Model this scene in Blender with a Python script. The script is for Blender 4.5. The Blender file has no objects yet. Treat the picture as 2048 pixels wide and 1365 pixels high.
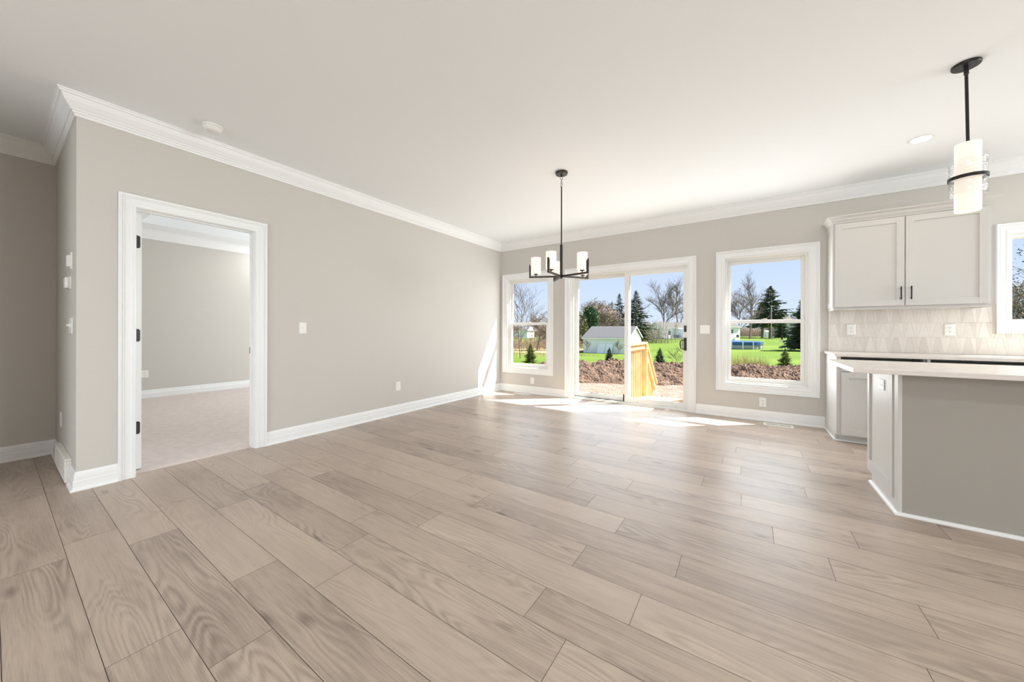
import bpy, math, random
from mathutils import Vector, Matrix, noise

sc = bpy.context.scene
C = sc.collection
PI = math.pi

# ------------------------------------------------------------------ camera, sky, sun, exposure
F_PX, CX, CY, YAW, ROLL = 703.0, 1021.9, 661.7, -0.5930, 0.002
cam = bpy.data.cameras.new('camera'); cam_o = bpy.data.objects.new('camera', cam); C.objects.link(cam_o)
cam.sensor_fit = 'HORIZONTAL'; cam.sensor_width = 36.0
cam.lens = F_PX * 36.0 / 2048
cam.shift_x = (1024 - CX) / 2048
cam.shift_y = (CY - 682.5) / 2048
cam.clip_start = 0.05; cam.clip_end = 800
_fw = Vector((math.sin(YAW), math.cos(YAW), 0)); _r = Vector((math.cos(YAW), -math.sin(YAW), 0)); _u = Vector((0, 0, 1))
_r2 = _r * math.cos(ROLL) + _u * math.sin(ROLL); _u2 = -_r * math.sin(ROLL) + _u * math.cos(ROLL)
m = Matrix.Identity(4)
for i, v in enumerate((_r2, _u2, -_fw)):
    m[0][i], m[1][i], m[2][i] = v
m.translation = Vector((3.870, -5.394, 1.120))
cam_o.matrix_world = m
sc.camera = cam_o

sc.view_settings.view_transform = 'Standard'
sc.view_settings.look = 'None'
sc.view_settings.gamma = 1.0
sc.view_settings.use_curve_mapping = False
sc.view_settings.exposure = 0.77
sc.cycles.use_denoising = True
sc.cycles.max_bounces = 12
sc.cycles.diffuse_bounces = 6
sc.cycles.glossy_bounces = 4
sc.cycles.transmission_bounces = 8
sc.cycles.transparent_max_bounces = 16
sc.cycles.caustics_reflective = False
sc.cycles.caustics_refractive = False
sc.cycles.sample_clamp_indirect = 6.0

w = bpy.data.worlds.new('sky'); sc.world = w; w.use_nodes = True
nt = w.node_tree; nt.nodes.clear()
tc = nt.nodes.new('ShaderNodeTexCoord'); sep = nt.nodes.new('ShaderNodeSeparateXYZ'); rp = nt.nodes.new('ShaderNodeValToRGB')
bg = nt.nodes.new('ShaderNodeBackground'); wo = nt.nodes.new('ShaderNodeOutputWorld')
nt.links.new(tc.outputs['Generated'], sep.inputs[0]); nt.links.new(sep.outputs['Z'], rp.inputs[0])
nt.links.new(rp.outputs[0], bg.inputs[0]); nt.links.new(bg.outputs[0], wo.inputs[0])
e = rp.color_ramp.elements
e[0].position = 0.0; e[0].color = (0.70, 0.80, 0.97, 1)
e[1].position = 0.55; e[1].color = (0.43, 0.59, 0.94, 1)
x = e.new(0.16); x.color = (0.575, 0.70, 0.97, 1)
bg.inputs[1].default_value = 0.65

SUN_DIR = Vector((1.2, 1.0, 1.78)).normalized()          # towards the sun
sun = bpy.data.lights.new('sun', 'SUN'); sun.energy = 11.0; sun.angle = math.radians(0.53); sun.color = (1.0, 0.95, 0.87)
so = bpy.data.objects.new('sun', sun); C.objects.link(so); so.rotation_euler = SUN_DIR.to_track_quat('Z', 'Y').to_euler()
so.location = (20, 20, 30)

def area(name, loc, direction, sx, sy, power, color):
    l = bpy.data.lights.new(name, 'AREA'); l.shape = 'RECTANGLE'; l.size = sx; l.size_y = sy; l.energy = power; l.color = color
    o = bpy.data.objects.new(name, l); C.objects.link(o); o.location = loc
    o.rotation_euler = Vector(direction).to_track_quat('-Z', 'Y').to_euler()
    return o
# area lights for daylight at back-wall windows; rear, side and bedroom are added fill
DAY = (0.89, 0.96, 1.0)
area('daylight_corner_window', (0.58, -0.03, 1.25), (0, -1, 0), 0.84, 1.6, 5, DAY)
area('daylight_sliding_door', (2.31, -0.03, 1.03), (0, -1, 0), 1.72, 1.95, 15, DAY)
area('daylight_right_window', (4.04, -0.03, 1.25), (0, -1, 0), 0.84, 1.6, 11, DAY)
area('daylight_kitchen_window', (6.46, -0.03, 1.62), (0, -1, 0), 1.05, 0.85, 3, DAY)
area('fill_rear', (3.4, -10.42, 1.45), (0, 1, 0), 4.4, 2.1, 75, DAY)
area('fill_side', (11.92, -1.7, 1.45), (-1, 0, 0), 2.4, 2.1, 165, DAY)
area('fill_bedroom', (-2.2, -0.10, 1.45), (0, -1, 0), 2.2, 1.6, 56, DAY)

# ------------------------------------------------------------------ materials
def mat(name, color, rough=0.5, spec=0.5, metal=0.0, emit=None, estr=0.0, bump=0.0, bscale=200.0, vary=0.0, vscale=3.0):
    mm = bpy.data.materials.new(name); mm.use_nodes = True
    n = mm.node_tree; b = n.nodes['Principled BSDF']
    b.inputs['Base Color'].default_value = (*color, 1); b.inputs['Roughness'].default_value = rough
    b.inputs['Specular IOR Level'].default_value = spec; b.inputs['Metallic'].default_value = metal
    if emit:
        b.inputs['Emission Color'].default_value = (*emit, 1); b.inputs['Emission Strength'].default_value = estr
    if bump or vary:
        t = n.nodes.new('ShaderNodeTexCoord')
    if vary:
        z = n.nodes.new('ShaderNodeTexNoise'); z.inputs['Scale'].default_value = vscale; z.inputs['Detail'].default_value = 4
        n.links.new(t.outputs['Object'], z.inputs['Vector'])
        r = n.nodes.new('ShaderNodeValToRGB')
        r.color_ramp.elements[0].position = 0.3; r.color_ramp.elements[1].position = 0.7
        r.color_ramp.elements[0].color = (*[c * (1 - vary) for c in color], 1)
        r.color_ramp.elements[1].color = (*[min(1, c * (1 + vary)) for c in color], 1)
        n.links.new(z.outputs[0], r.inputs[0]); n.links.new(r.outputs[0], b.inputs['Base Color'])
    if bump:
        z2 = n.nodes.new('ShaderNodeTexNoise'); z2.inputs['Scale'].default_value = bscale; z2.inputs['Detail'].default_value = 3
        n.links.new(t.outputs['Object'], z2.inputs['Vector'])
        bp = n.nodes.new('ShaderNodeBump'); bp.inputs['Strength'].default_value = bump; bp.inputs['Distance'].default_value = 0.002
        n.links.new(z2.outputs[0], bp.inputs['Height']); n.links.new(bp.outputs[0], b.inputs['Normal'])
    return mm

M = {}
M['wall'] = mat('wall_paint', (0.60, 0.575, 0.535), 0.75, 0.25, bump=0.12, bscale=260)
M['ceiling'] = mat('ceiling_paint', (0.86, 0.885, 0.90), 0.9, 0.1, bump=0.1, bscale=220)
M['trim'] = mat('trim_paint', (0.845, 0.853, 0.85), 0.38, 0.4)
M['vinyl'] = mat('window_vinyl', (0.82, 0.825, 0.80), 0.35, 0.45)
M['cabinet'] = mat('cabinet_paint', (0.61, 0.60, 0.58), 0.4, 0.4)
M['island_back'] = mat('island_panel_paint', (0.37, 0.348, 0.31), 0.5, 0.3, bump=0.08, bscale=260)
M['black'] = mat('oil_rubbed_bronze', (0.018, 0.016, 0.014), 0.38, 0.5, 0.3)
M['bronze'] = mat('brushed_bronze', (0.045, 0.036, 0.030), 0.42, 0.5, 0.6)
M['steel'] = mat('door_track_metal', (0.45, 0.45, 0.44), 0.35, 0.5, 0.8)
M['dark'] = mat('dark_gap', (0.02, 0.02, 0.018), 0.9, 0.1)
M['plate'] = mat('white_plastic', (0.85, 0.84, 0.81), 0.3, 0.45)
M['slot'] = mat('outlet_slot', (0.05, 0.045, 0.04), 0.6, 0.2)
M['ventgrey'] = mat('vent_enamel', (0.80, 0.78, 0.73), 0.4, 0.4)
M['carpet'] = mat('bedroom_carpet', (0.66, 0.585, 0.55), 0.95, 0.05, bump=0.5, bscale=300, vary=0.06, vscale=16)
M['screw'] = mat('screw_head', (0.05, 0.05, 0.05), 0.5, 0.5)
M['lampglass'] = mat('frosted_shade_glass', (0.80, 0.74, 0.69), 0.35, 0.4, emit=(1.0, 0.81, 0.66), estr=0.33)
M['bulb'] = mat('lit_bulb', (1, 1, 1), 0.5, 0.2, emit=(1.0, 0.80, 0.58), estr=7.0)
M['canlight'] = mat('downlight_diffuser', (1, 1, 1), 0.5, 0.2, emit=(1.0, 0.80, 0.58), estr=55.0)
# outdoors
M['brushmat'] = mat('bare_twigs', (0.34, 0.28, 0.235), 0.9, 0.1)
M['bark'] = mat('grey_bark', (0.21, 0.175, 0.145), 0.9, 0.1, vary=0.25, vscale=2)
M['bud'] = mat('budding_twigs', (0.36, 0.26, 0.17), 0.9, 0.1)
M['spruce'] = mat('spruce_needles', (0.10, 0.125, 0.082), 0.8, 0.15, vary=0.45, vscale=1.2)
M['spruce_l'] = mat('young_spruce_needles', (0.17, 0.215, 0.065), 0.8, 0.15, vary=0.5, vscale=6)
M['cedar'] = mat('cedar_foliage', (0.06, 0.115, 0.055), 0.8, 0.15, vary=0.4, vscale=1.0)
M['olive'] = mat('olive_foliage', (0.13, 0.14, 0.06), 0.8, 0.15, vary=0.4, vscale=1.0)
M['russet'] = mat('russet_twigs', (0.42, 0.32, 0.26), 0.9, 0.1, vary=0.3, vscale=2)
M['straw'] = mat('dry_grass_blades', (0.42, 0.36, 0.17), 0.8, 0.15, vary=0.35, vscale=5)
M['siding'] = mat('white_siding', (0.86, 0.87, 0.90), 0.6, 0.3)
M['housewhite'] = mat('white_house_siding', (0.90, 0.90, 0.91), 0.6, 0.3)
M['shingle'] = mat('grey_shingles', (0.105, 0.105, 0.112), 0.9, 0.15, vary=0.12, vscale=8)
M['shingle_b'] = mat('brown_grey_shingles', (0.125, 0.118, 0.11), 0.9, 0.15, vary=0.12, vscale=4)
M['lumber'] = mat('new_pine_lumber', (0.66, 0.47, 0.235), 0.6, 0.25, vary=0.16, vscale=6)
M['deckboard'] = mat('pine_deck_boards', (0.70, 0.55, 0.32), 0.65, 0.25, vary=0.12, vscale=5)
M['pool'] = mat('pool_liner_blue', (0.03, 0.10, 0.28), 0.4, 0.4)
M['poolwater'] = mat('pool_water', (0.05, 0.16, 0.30), 0.08, 0.5)
M['poolgrey'] = mat('pool_wall_grey', (0.40, 0.40, 0.40), 0.5, 0.3)
M['pole'] = mat('weathered_pole', (0.45, 0.43, 0.40), 0.85, 0.1)
M['brick'] = mat('chimney_brick', (0.14, 0.09, 0.07), 0.9, 0.1)
M['winglass'] = mat('dark_window_glass', (0.10, 0.12, 0.14), 0.1, 0.5)

def node_mat(name):
    mm = bpy.data.materials.new(name); mm.use_nodes = True
    return mm, mm.node_tree, mm.node_tree.nodes['Principled BSDF']

# pane glass: clear, with Fresnel reflection
mm = bpy.data.materials.new('pane_glass'); mm.use_nodes = True; n = mm.node_tree; n.nodes.clear()
o_ = n.nodes.new('ShaderNodeOutputMaterial'); t_ = n.nodes.new('ShaderNodeBsdfTransparent'); g_ = n.nodes.new('ShaderNodeBsdfGlossy'); x_ = n.nodes.new('ShaderNodeMixShader'); f_ = n.nodes.new('ShaderNodeLayerWeight'); f_.inputs[0].default_value = 0.5
pw = n.nodes.new('ShaderNodeMath'); pw.operation = 'POWER'; pw.inputs[1].default_value = 4.0; n.links.new(f_.outputs['Facing'], pw.inputs[0])
ma = n.nodes.new('ShaderNodeMath'); ma.operation = 'MULTIPLY_ADD'; ma.inputs[1].default_value = 0.32; ma.inputs[2].default_value = 0.0002; n.links.new(pw.outputs[0], ma.inputs[0])
g_.inputs['Roughness'].default_value = 0.02; t_.inputs[0].default_value = (0.985, 0.99, 0.985, 1)
n.links.new(ma.outputs[0], x_.inputs[0]); n.links.new(t_.outputs[0], x_.inputs[1]); n.links.new(g_.outputs[0], x_.inputs[2]); n.links.new(x_.outputs[0], o_.inputs[0])
M['glass'] = mm
# rippled clear lamp glass
mm = bpy.data.materials.new('rippled_glass'); mm.use_nodes = True; n = mm.node_tree; n.nodes.clear()
o_ = n.nodes.new('ShaderNodeOutputMaterial'); t_ = n.nodes.new('ShaderNodeBsdfTransparent'); g_ = n.nodes.new('ShaderNodeBsdfGlossy'); x_ = n.nodes.new('ShaderNodeMixShader'); f_ = n.nodes.new('ShaderNodeLayerWeight')
vz = n.nodes.new('ShaderNodeTexVoronoi'); vz.inputs['Scale'].default_value = 55; bp = n.nodes.new('ShaderNodeBump'); bp.inputs['Strength'].default_value = 0.6; bp.inputs['Distance'].default_value = 0.006
tc_ = n.nodes.new('ShaderNodeTexCoord')
n.links.new(tc_.outputs['Object'], vz.inputs['Vector']); n.links.new(vz.outputs['Distance'], bp.inputs['Height'])
n.links.new(bp.outputs[0], g_.inputs['Normal']); n.links.new(bp.outputs[0], f_.inputs['Normal'])
f_.inputs[0].default_value = 0.5; g_.inputs['Roughness'].default_value = 0.12; t_.inputs[0].default_value = (0.995, 0.995, 0.995, 1)
pw = n.nodes.new('ShaderNodeMath'); pw.operation = 'POWER'; pw.inputs[1].default_value = 2.2; n.links.new(f_.outputs['Facing'], pw.inputs[0])
ma = n.nodes.new('ShaderNodeMath'); ma.operation = 'MULTIPLY_ADD'; ma.inputs[1].default_value = 0.55; ma.inputs[2].default_value = 0.05; n.links.new(pw.outputs[0], ma.inputs[0])
n.links.new(ma.outputs[0], x_.inputs[0]); n.links.new(t_.outputs[0], x_.inputs[1]); n.links.new(g_.outputs[0], x_.inputs[2]); n.links.new(x_.outputs[0], o_.inputs[0])
M['ripple'] = mm

# wood planks: each plank carries its own UV offset and a random tint
mm, n, b = node_mat('oak_plank'); L = n.links.new
uv = n.nodes.new('ShaderNodeUVMap'); uv.uv_map = 'UVMap'
att = n.nodes.new('ShaderNodeAttribute'); att.attribute_name = 'rnd'
def mapping(sx, sy):
    q = n.nodes.new('ShaderNodeMapping'); q.inputs['Scale'].default_value = (sx, sy, 1); L(uv.outputs[0], q.inputs[0]); return q
def tnoise(v, scale, detail=2.0, rough=0.5, dist=0.0):
    q = n.nodes.new('ShaderNodeTexNoise'); q.inputs['Scale'].default_value = scale; q.inputs['Detail'].default_value = detail; q.inputs['Roughness'].default_value = rough; q.inputs['Distortion'].default_value = dist
    L(v.outputs[0], q.inputs['Vector']); return q
def math_(op, a, bb=None):
    q = n.nodes.new('ShaderNodeMath'); q.operation = op
    for i, v in enumerate((a, bb)):
        if v is None: continue
        if isinstance(v, (int, float)): q.inputs[i].default_value = v
        else: L(v, q.inputs[i])
    return q.outputs[0]
def maprange(v, a, bb, c, d):
    q = n.nodes.new('ShaderNodeMapRange'); L(v, q.inputs[0])
    for i, k in enumerate((a, bb, c, d)): q.inputs[i + 1].default_value = k
    return q.outputs[0]
field = tnoise(mapping(0.75, 5.0), 1.0, 2.0, 0.45, 0.25)          # broad figure whose contour lines are the cathedrals
rings = math_('SINE', math_('MULTIPLY', field.outputs[0], 150.0))
ringsamt = tnoise(mapping(0.8, 4.0), 1.3, 1.0)
rings = math_('MULTIPLY', rings, maprange(ringsamt.outputs[0], 0.42, 0.68, 0.05, 1.0))
fib = tnoise(mapping(7.0, 240.0), 1.0, 4.0, 0.7)
fib2 = tnoise(mapping(1.6, 34.0), 1.0, 3.0, 0.6)
broad = tnoise(mapping(1.1, 3.2), 1.0, 3.0, 0.55)
vor = n.nodes.new('ShaderNodeTexVoronoi'); vor.inputs['Scale'].default_value = 1.0; L(mapping(2.0, 5.5).outputs[0], vor.inputs['Vector'])
knot = maprange(vor.outputs['Distance'], 0.02, 0.15, 1.0, 0.0)
val = math_('ADD', math_('MULTIPLY', rings, 0.095), math_('MULTIPLY', math_('SUBTRACT', fib.outputs[0], 0.5), 0.42))
val = math_('ADD', val, math_('MULTIPLY', math_('SUBTRACT', fib2.outputs[0], 0.5), 0.36))
val = math_('ADD', val, math_('MULTIPLY', math_('SUBTRACT', broad.outputs[0], 0.5), 0.50))
val = math_('SUBTRACT', val, math_('MULTIPLY', knot, 0.26))
val = math_('ADD', val, math_('MULTIPLY', math_('SUBTRACT', att.outputs['Fac'], 0.5), 0.20))
val = math_('ADD', val, 0.5)
cr = n.nodes.new('ShaderNodeValToRGB'); L(val, cr.inputs[0])
ee = cr.color_ramp.elements
ee[0].position = 0.12; ee[0].color = (0.185, 0.142, 0.114, 1)
ee[1].position = 0.86; ee[1].color = (0.59, 0.485, 0.40, 1)
q = ee.new(0.5); q.color = (0.435, 0.352, 0.288, 1)
L(cr.outputs[0], b.inputs['Base Color'])
b.inputs['Specular IOR Level'].default_value = 0.34
L(maprange(fib2.outputs[0], 0.3, 0.7, 0.32, 0.42), b.inputs['Roughness'])
bp = n.nodes.new('ShaderNodeBump'); bp.inputs['Strength'].default_value = 0.18; bp.inputs['Distance'].default_value = 0.001
L(fib.outputs[0], bp.inputs['Height']); L(bp.outputs[0], b.inputs['Normal'])
M['plank'] = mm
M['plankgap'] = mat('plank_gap', (0.10, 0.075, 0.058), 0.8, 0.1)

# marble tile pieces, each with its own tone
mm, n, b = node_mat('marble_tile'); L = n.links.new
att = n.nodes.new('ShaderNodeAttribute'); att.attribute_name = 'rnd'
tcx = n.nodes.new('ShaderNodeTexCoord'); nz = n.nodes.new('ShaderNodeTexNoise'); nz.inputs['Scale'].default_value = 14; nz.inputs['Detail'].default_value = 4; nz.inputs['Distortion'].default_value = 1.5
L(tcx.outputs['Object'], nz.inputs['Vector'])
ad = n.nodes.new('ShaderNodeMath'); ad.operation = 'MULTIPLY_ADD'; L(nz.outputs[0], ad.inputs[0]); ad.inputs[1].default_value = 0.35; L(att.outputs['Fac'], ad.inputs[2])
cr = n.nodes.new('ShaderNodeValToRGB'); L(ad.outputs[0], cr.inputs[0])
cr.color_ramp.elements[0].position = 0.1; cr.color_ramp.elements[0].color = (0.66, 0.615, 0.565, 1)
cr.color_ramp.elements[1].position = 0.42; cr.color_ramp.elements[1].color = (0.77, 0.73, 0.68, 1)
L(cr.outputs[0], b.inputs['Base Color']); b.inputs['Roughness'].default_value = 0.25
M['tile'] = mm
M['grout'] = mat('tile_grout', (0.62, 0.565, 0.51), 0.85, 0.1)

# quartz worktop
M['quartz'] = mat('white_quartz', (0.76, 0.715, 0.665), 0.16, 0.5, vary=0.05, vscale=9)

# lawn: green with dry and light patches
mm, n, b = node_mat('lawn_grass'); L = n.links.new
g1 = n.nodes.new('ShaderNodeNewGeometry')
na = n.nodes.new('ShaderNodeTexNoise'); na.inputs['Scale'].default_value = 0.16; na.inputs['Detail'].default_value = 5
nb = n.nodes.new('ShaderNodeTexNoise'); nb.inputs['Scale'].default_value = 4.0; nb.inputs['Detail'].default_value = 4
L(g1.outputs['Position'], na.inputs['Vector']); L(g1.outputs['Position'], nb.inputs['Vector'])
mx = n.nodes.new('ShaderNodeMath'); mx.operation = 'MULTIPLY_ADD'; L(nb.outputs[0], mx.inputs[0]); mx.inputs[1].default_value = 0.45; L(na.outputs[0], mx.inputs[2])
cr = n.nodes.new('ShaderNodeValToRGB'); L(mx.outputs[0], cr.inputs[0])
cr.color_ramp.elements[0].position = 0.5; cr.color_ramp.elements[0].color = (0.070, 0.125, 0.014, 1)
cr.color_ramp.elements[1].position = 0.92; cr.color_ramp.elements[1].color = (0.125, 0.182, 0.030, 1)
L(cr.outputs[0], b.inputs['Base Color']); b.inputs['Roughness'].default_value = 0.9; b.inputs['Specular IOR Level'].default_value = 0.1
M['lawn'] = mm

def soil(name, c0, c1, c2, scale):
    mm, n, b = node_mat(name); L = n.links.new
    g1 = n.nodes.new('ShaderNodeNewGeometry')
    a = n.nodes.new('ShaderNodeTexNoise'); a.inputs['Scale'].default_value = scale; a.inputs['Detail'].default_value = 8; a.inputs['Roughness'].default_value = 0.7
    L(g1.outputs['Position'], a.inputs['Vector'])
    cr = n.nodes.new('ShaderNodeValToRGB'); L(a.outputs[0], cr.inputs[0])
    cr.color_ramp.elements[0].position = 0.3; cr.color_ramp.elements[0].color = (*c0, 1)
    cr.color_ramp.elements[1].position = 0.72; cr.color_ramp.elements[1].color = (*c2, 1)
    q = cr.color_ramp.elements.new(0.5); q.color = (*c1, 1)
    L(cr.outputs[0], b.inputs['Base Color']); b.inputs['Roughness'].default_value = 0.95; b.inputs['Specular IOR Level'].default_value = 0.1
    a2 = n.nodes.new('ShaderNodeTexNoise'); a2.inputs['Scale'].default_value = 14; a2.inputs['Detail'].default_value = 8
    L(g1.outputs['Position'], a2.inputs['Vector'])
    bp = n.nodes.new('ShaderNodeBump'); bp.inputs['Strength'].default_value = 1.0; bp.inputs['Distance'].default_value = 0.08
    L(a2.outputs[0], bp.inputs['Height']); L(bp.outputs[0], b.inputs['Normal'])
    return mm
M['mound'] = soil('excavated_soil', (0.08, 0.050, 0.035), (0.165, 0.110, 0.080), (0.285, 0.205, 0.158), 5.0)
M['sand'] = soil('graded_sandy_soil', (0.19, 0.135, 0.105), (0.27, 0.205, 0.165), (0.35, 0.28, 0.23), 3.0)
M['field'] = soil('dry_field', (0.20, 0.20, 0.06), (0.36, 0.30, 0.16), (0.46, 0.38, 0.24), 0.6)

# ------------------------------------------------------------------ geometry helpers
class MB:
    def __init__(s): s.v = []; s.f = []; s.mi = []; s.cur = 0
    def face(s, idx): s.f.append(tuple(idx)); s.mi.append(s.cur)
    def quad(s, a, b, c, d):
        i = len(s.v); s.v += [tuple(a), tuple(b), tuple(c), tuple(d)]; s.face((i, i + 1, i + 2, i + 3)); return s
    def tri(s, a, b, c):
        i = len(s.v); s.v += [tuple(a), tuple(b), tuple(c)]; s.face((i, i + 1, i + 2)); return s
    def box(s, x0, x1, y0, y1, z0, z1):
        i = len(s.v)
        s.v += [(x0, y0, z0), (x1, y0, z0), (x1, y1, z0), (x0, y1, z0), (x0, y0, z1), (x1, y0, z1), (x1, y1, z1), (x0, y1, z1)]
        for q in ((0, 3, 2, 1), (4, 5, 6, 7), (0, 1, 5, 4), (1, 2, 6, 5), (2, 3, 7, 6), (3, 0, 4, 7)): s.face([i + k for k in q])
        return s
    def tube(s, pts, rad, n=8, cap=True):
        pts = [Vector(p) for p in pts]; rr = rad if isinstance(rad, (list, tuple)) else [rad] * len(pts)
        rings = []; up = None
        for k, p in enumerate(pts):
            d = (pts[min(k + 1, len(pts) - 1)] - pts[max(k - 1, 0)])
            d = d.normalized() if d.length > 1e-9 else Vector((0, 0, 1))
            if up is None:
                up = Vector((1, 0, 0)) if abs(d.x) < 0.9 else Vector((0, 1, 0))
            a = (up - d * up.dot(d)).normalized(); bb = d.cross(a); up = a
            i = len(s.v); rings.append(i)
            for j in range(n):
                t = 2 * PI * j / n; s.v.append(tuple(p + (a * math.cos(t) + bb * math.sin(t)) * rr[k]))
        for a, b2 in zip(rings, rings[1:]):
            for j in range(n): s.face((a + j, a + (j + 1) % n, b2 + (j + 1) % n, b2 + j))
        if cap:
            s.face([rings[0] + j for j in range(n)][::-1]); s.face([rings[-1] + j for j in range(n)])
        return s
    def lathe(s, prof, n=32, c=(0, 0, 0)):
        rings = []
        for r, z in prof:
            i = len(s.v); rings.append(i)
            for j in range(n):
                t = 2 * PI * j / n; s.v.append((c[0] + r * math.cos(t), c[1] + r * math.sin(t), c[2] + z))
        for a, b2 in zip(rings, rings[1:]):
            for j in range(n): s.face((a + j, a + (j + 1) % n, b2 + (j + 1) % n, b2 + j))
        s.face([rings[0] + j for j in range(n)][::-1]); s.face([rings[-1] + j for j in range(n)])
        return s
    def xform(s, mtx):
        s.v = [tuple(mtx @ Vector(p)) for p in s.v]; return s
    def build(s, name, mats, parent=None, smooth=False, bevel=0.0):
        me = bpy.data.meshes.new(name); me.from_pydata(s.v, [], s.f)
        if not isinstance(mats, (list, tuple)): mats = [mats]
        for k in mats: me.materials.append(k)
        if len(mats) > 1: me.polygons.foreach_set('material_index', s.mi)
        if smooth: me.polygons.foreach_set('use_smooth', [True] * len(me.polygons))
        me.update()
        o = bpy.data.objects.new(name, me); C.objects.link(o)
        if parent: o.parent = parent
        if bevel:
            b = o.modifiers.new('bevel', 'BEVEL'); b.width = bevel; b.segments = 2; b.limit_method = 'ANGLE'; b.angle_limit = math.radians(50)
        if smooth:
            es = o.modifiers.new('edges', 'EDGE_SPLIT'); es.split_angle = math.radians(40)
        return o

def struct(o): o['kind'] = 'structure'; return o
def tag(o, label, cat, group=None, kind=None):
    o['label'] = label; o['category'] = cat
    if group: o['group'] = group
    if kind: o['kind'] = kind
    return o
def empty(name, loc=(0, 0, 0), rz=0.0):
    o = bpy.data.objects.new(name, None); o.empty_display_size = 0.1; C.objects.link(o); o.location = loc; o.rotation_euler = (0, 0, rz); return o
def sempty(name): return struct(empty(name))
def copy_tree(o, parent=None):
    c = o.copy(); C.objects.link(c)
    if parent: c.parent = parent
    for ch in list(o.children): copy_tree(ch, c)
    return c

def profile_run(mb, path, prof, side=1, z0=0.0):
    """sweep a (out, z) profile along a plan polyline with mitred corners; side=+1 offsets to the right of travel"""
    pts = [Vector((p[0], p[1])) for p in path]; N = len(pts); base = len(mb.v); k = len(prof)
    for i, p in enumerate(pts):
        ds = []
        if i > 0: ds.append((p - pts[i - 1]).normalized())
        if i < N - 1: ds.append((pts[i + 1] - p).normalized())
        ns = [Vector((d.y, -d.x)) * side for d in ds]
        nn = ns[0] if len(ns) == 1 else (ns[0] + ns[1]) / (1 + ns[0].dot(ns[1]))
        for o, z in prof:
            q = p + nn * o; mb.v.append((q.x, q.y, z0 + z))
    for i in range(N - 1):
        for j in range(k):
            a = base + i * k + j; b = base + i * k + (j + 1) % k
            mb.face((a, b, b + k, a + k) if side < 0 else (a, a + k, b + k, b))
    mb.face([base + j for j in range(k)]); mb.face([base + (N - 1) * k + j for j in range(k)][::-1])

def frame_run(mb, org, U, V, Nn, rect, prof, open_bottom=False):
    """mitred picture frame: profile (w outward from the inner edge, h off the plane)"""
    u0, v0, u1, v1 = rect; org, U, V, Nn = (Vector(q) for q in (org, U, V, Nn))
    cor = [(u0, v0, -1, 0 if open_bottom else -1), (u0, v1, -1, 1), (u1, v1, 1, 1), (u1, v0, 1, 0 if open_bottom else -1)]
    base = len(mb.v); k = len(prof)
    for (u, v, su, sv) in cor:
        for ww, h in prof:
            mb.v.append(tuple(org + U * (u + su * ww) + V * (v + sv * ww) + Nn * h))
    for i in range(3 if open_bottom else 4):
        for j in range(k):
            a = base + i * k + j; b = base + i * k + (j + 1) % k; i2 = (i + 1) % 4
            c = base + i2 * k + (j + 1) % k; d = base + i2 * k + j
            mb.face((a, b, c, d))
    if open_bottom:
        mb.face([base + j for j in range(k)]); mb.face([base + 3 * k + j for j in range(k)])

def wall_with_holes(mb, org, U, V, Nn, us, vs, th, holes):
    """slab from the plane back by th (along -N) with rectangular holes (u0,v0,u1,v1)"""
    org, U, V, Nn = (Vector(q) for q in (org, U, V, Nn))
    ua = sorted(set([us[0], us[1]] + [h[0] for h in holes] + [h[2] for h in holes]))
    va = sorted(set([vs[0], vs[1]] + [h[1] for h in holes] + [h[3] for h in holes]))
    def filled(i, j):
        if i < 0 or j < 0 or i >= len(ua) - 1 or j >= len(va) - 1: return False
        cu, cv = (ua[i] + ua[i + 1]) / 2, (va[j] + va[j + 1]) / 2
        return not any(h[0] < cu < h[2] and h[1] < cv < h[3] for h in holes)
    P = lambda u, v, d: org + U * u + V * v - Nn * d
    for i in range(len(ua) - 1):
        for j in range(len(va) - 1):
            if not filled(i, j): continue
            a, b, c, d = ua[i], ua[i + 1], va[j], va[j + 1]
            mb.quad(P(a, c, 0), P(b, c, 0), P(b, d, 0), P(a, d, 0)); mb.quad(P(a, c, th), P(a, d, th), P(b, d, th), P(b, c, th))
            if not filled(i - 1, j): mb.quad(P(a, c, 0), P(a, d, 0), P(a, d, th), P(a, c, th))
            if not filled(i + 1, j): mb.quad(P(b, c, 0), P(b, c, th), P(b, d, th), P(b, d, 0))
            if not filled(i, j - 1): mb.quad(P(a, c, 0), P(a, c, th), P(b, c, th), P(b, c, 0))
            if not filled(i, j + 1): mb.quad(P(a, d, 0), P(b, d, 0), P(b, d, th), P(a, d, th))

# ------------------------------------------------------------------ room shell
H = 2.743
XR, YB = 12.0, -10.5           # kitchen side and rear of the open-plan room
XB = -4.22                    # far wall of the bedroom
WT = 0.16

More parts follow.
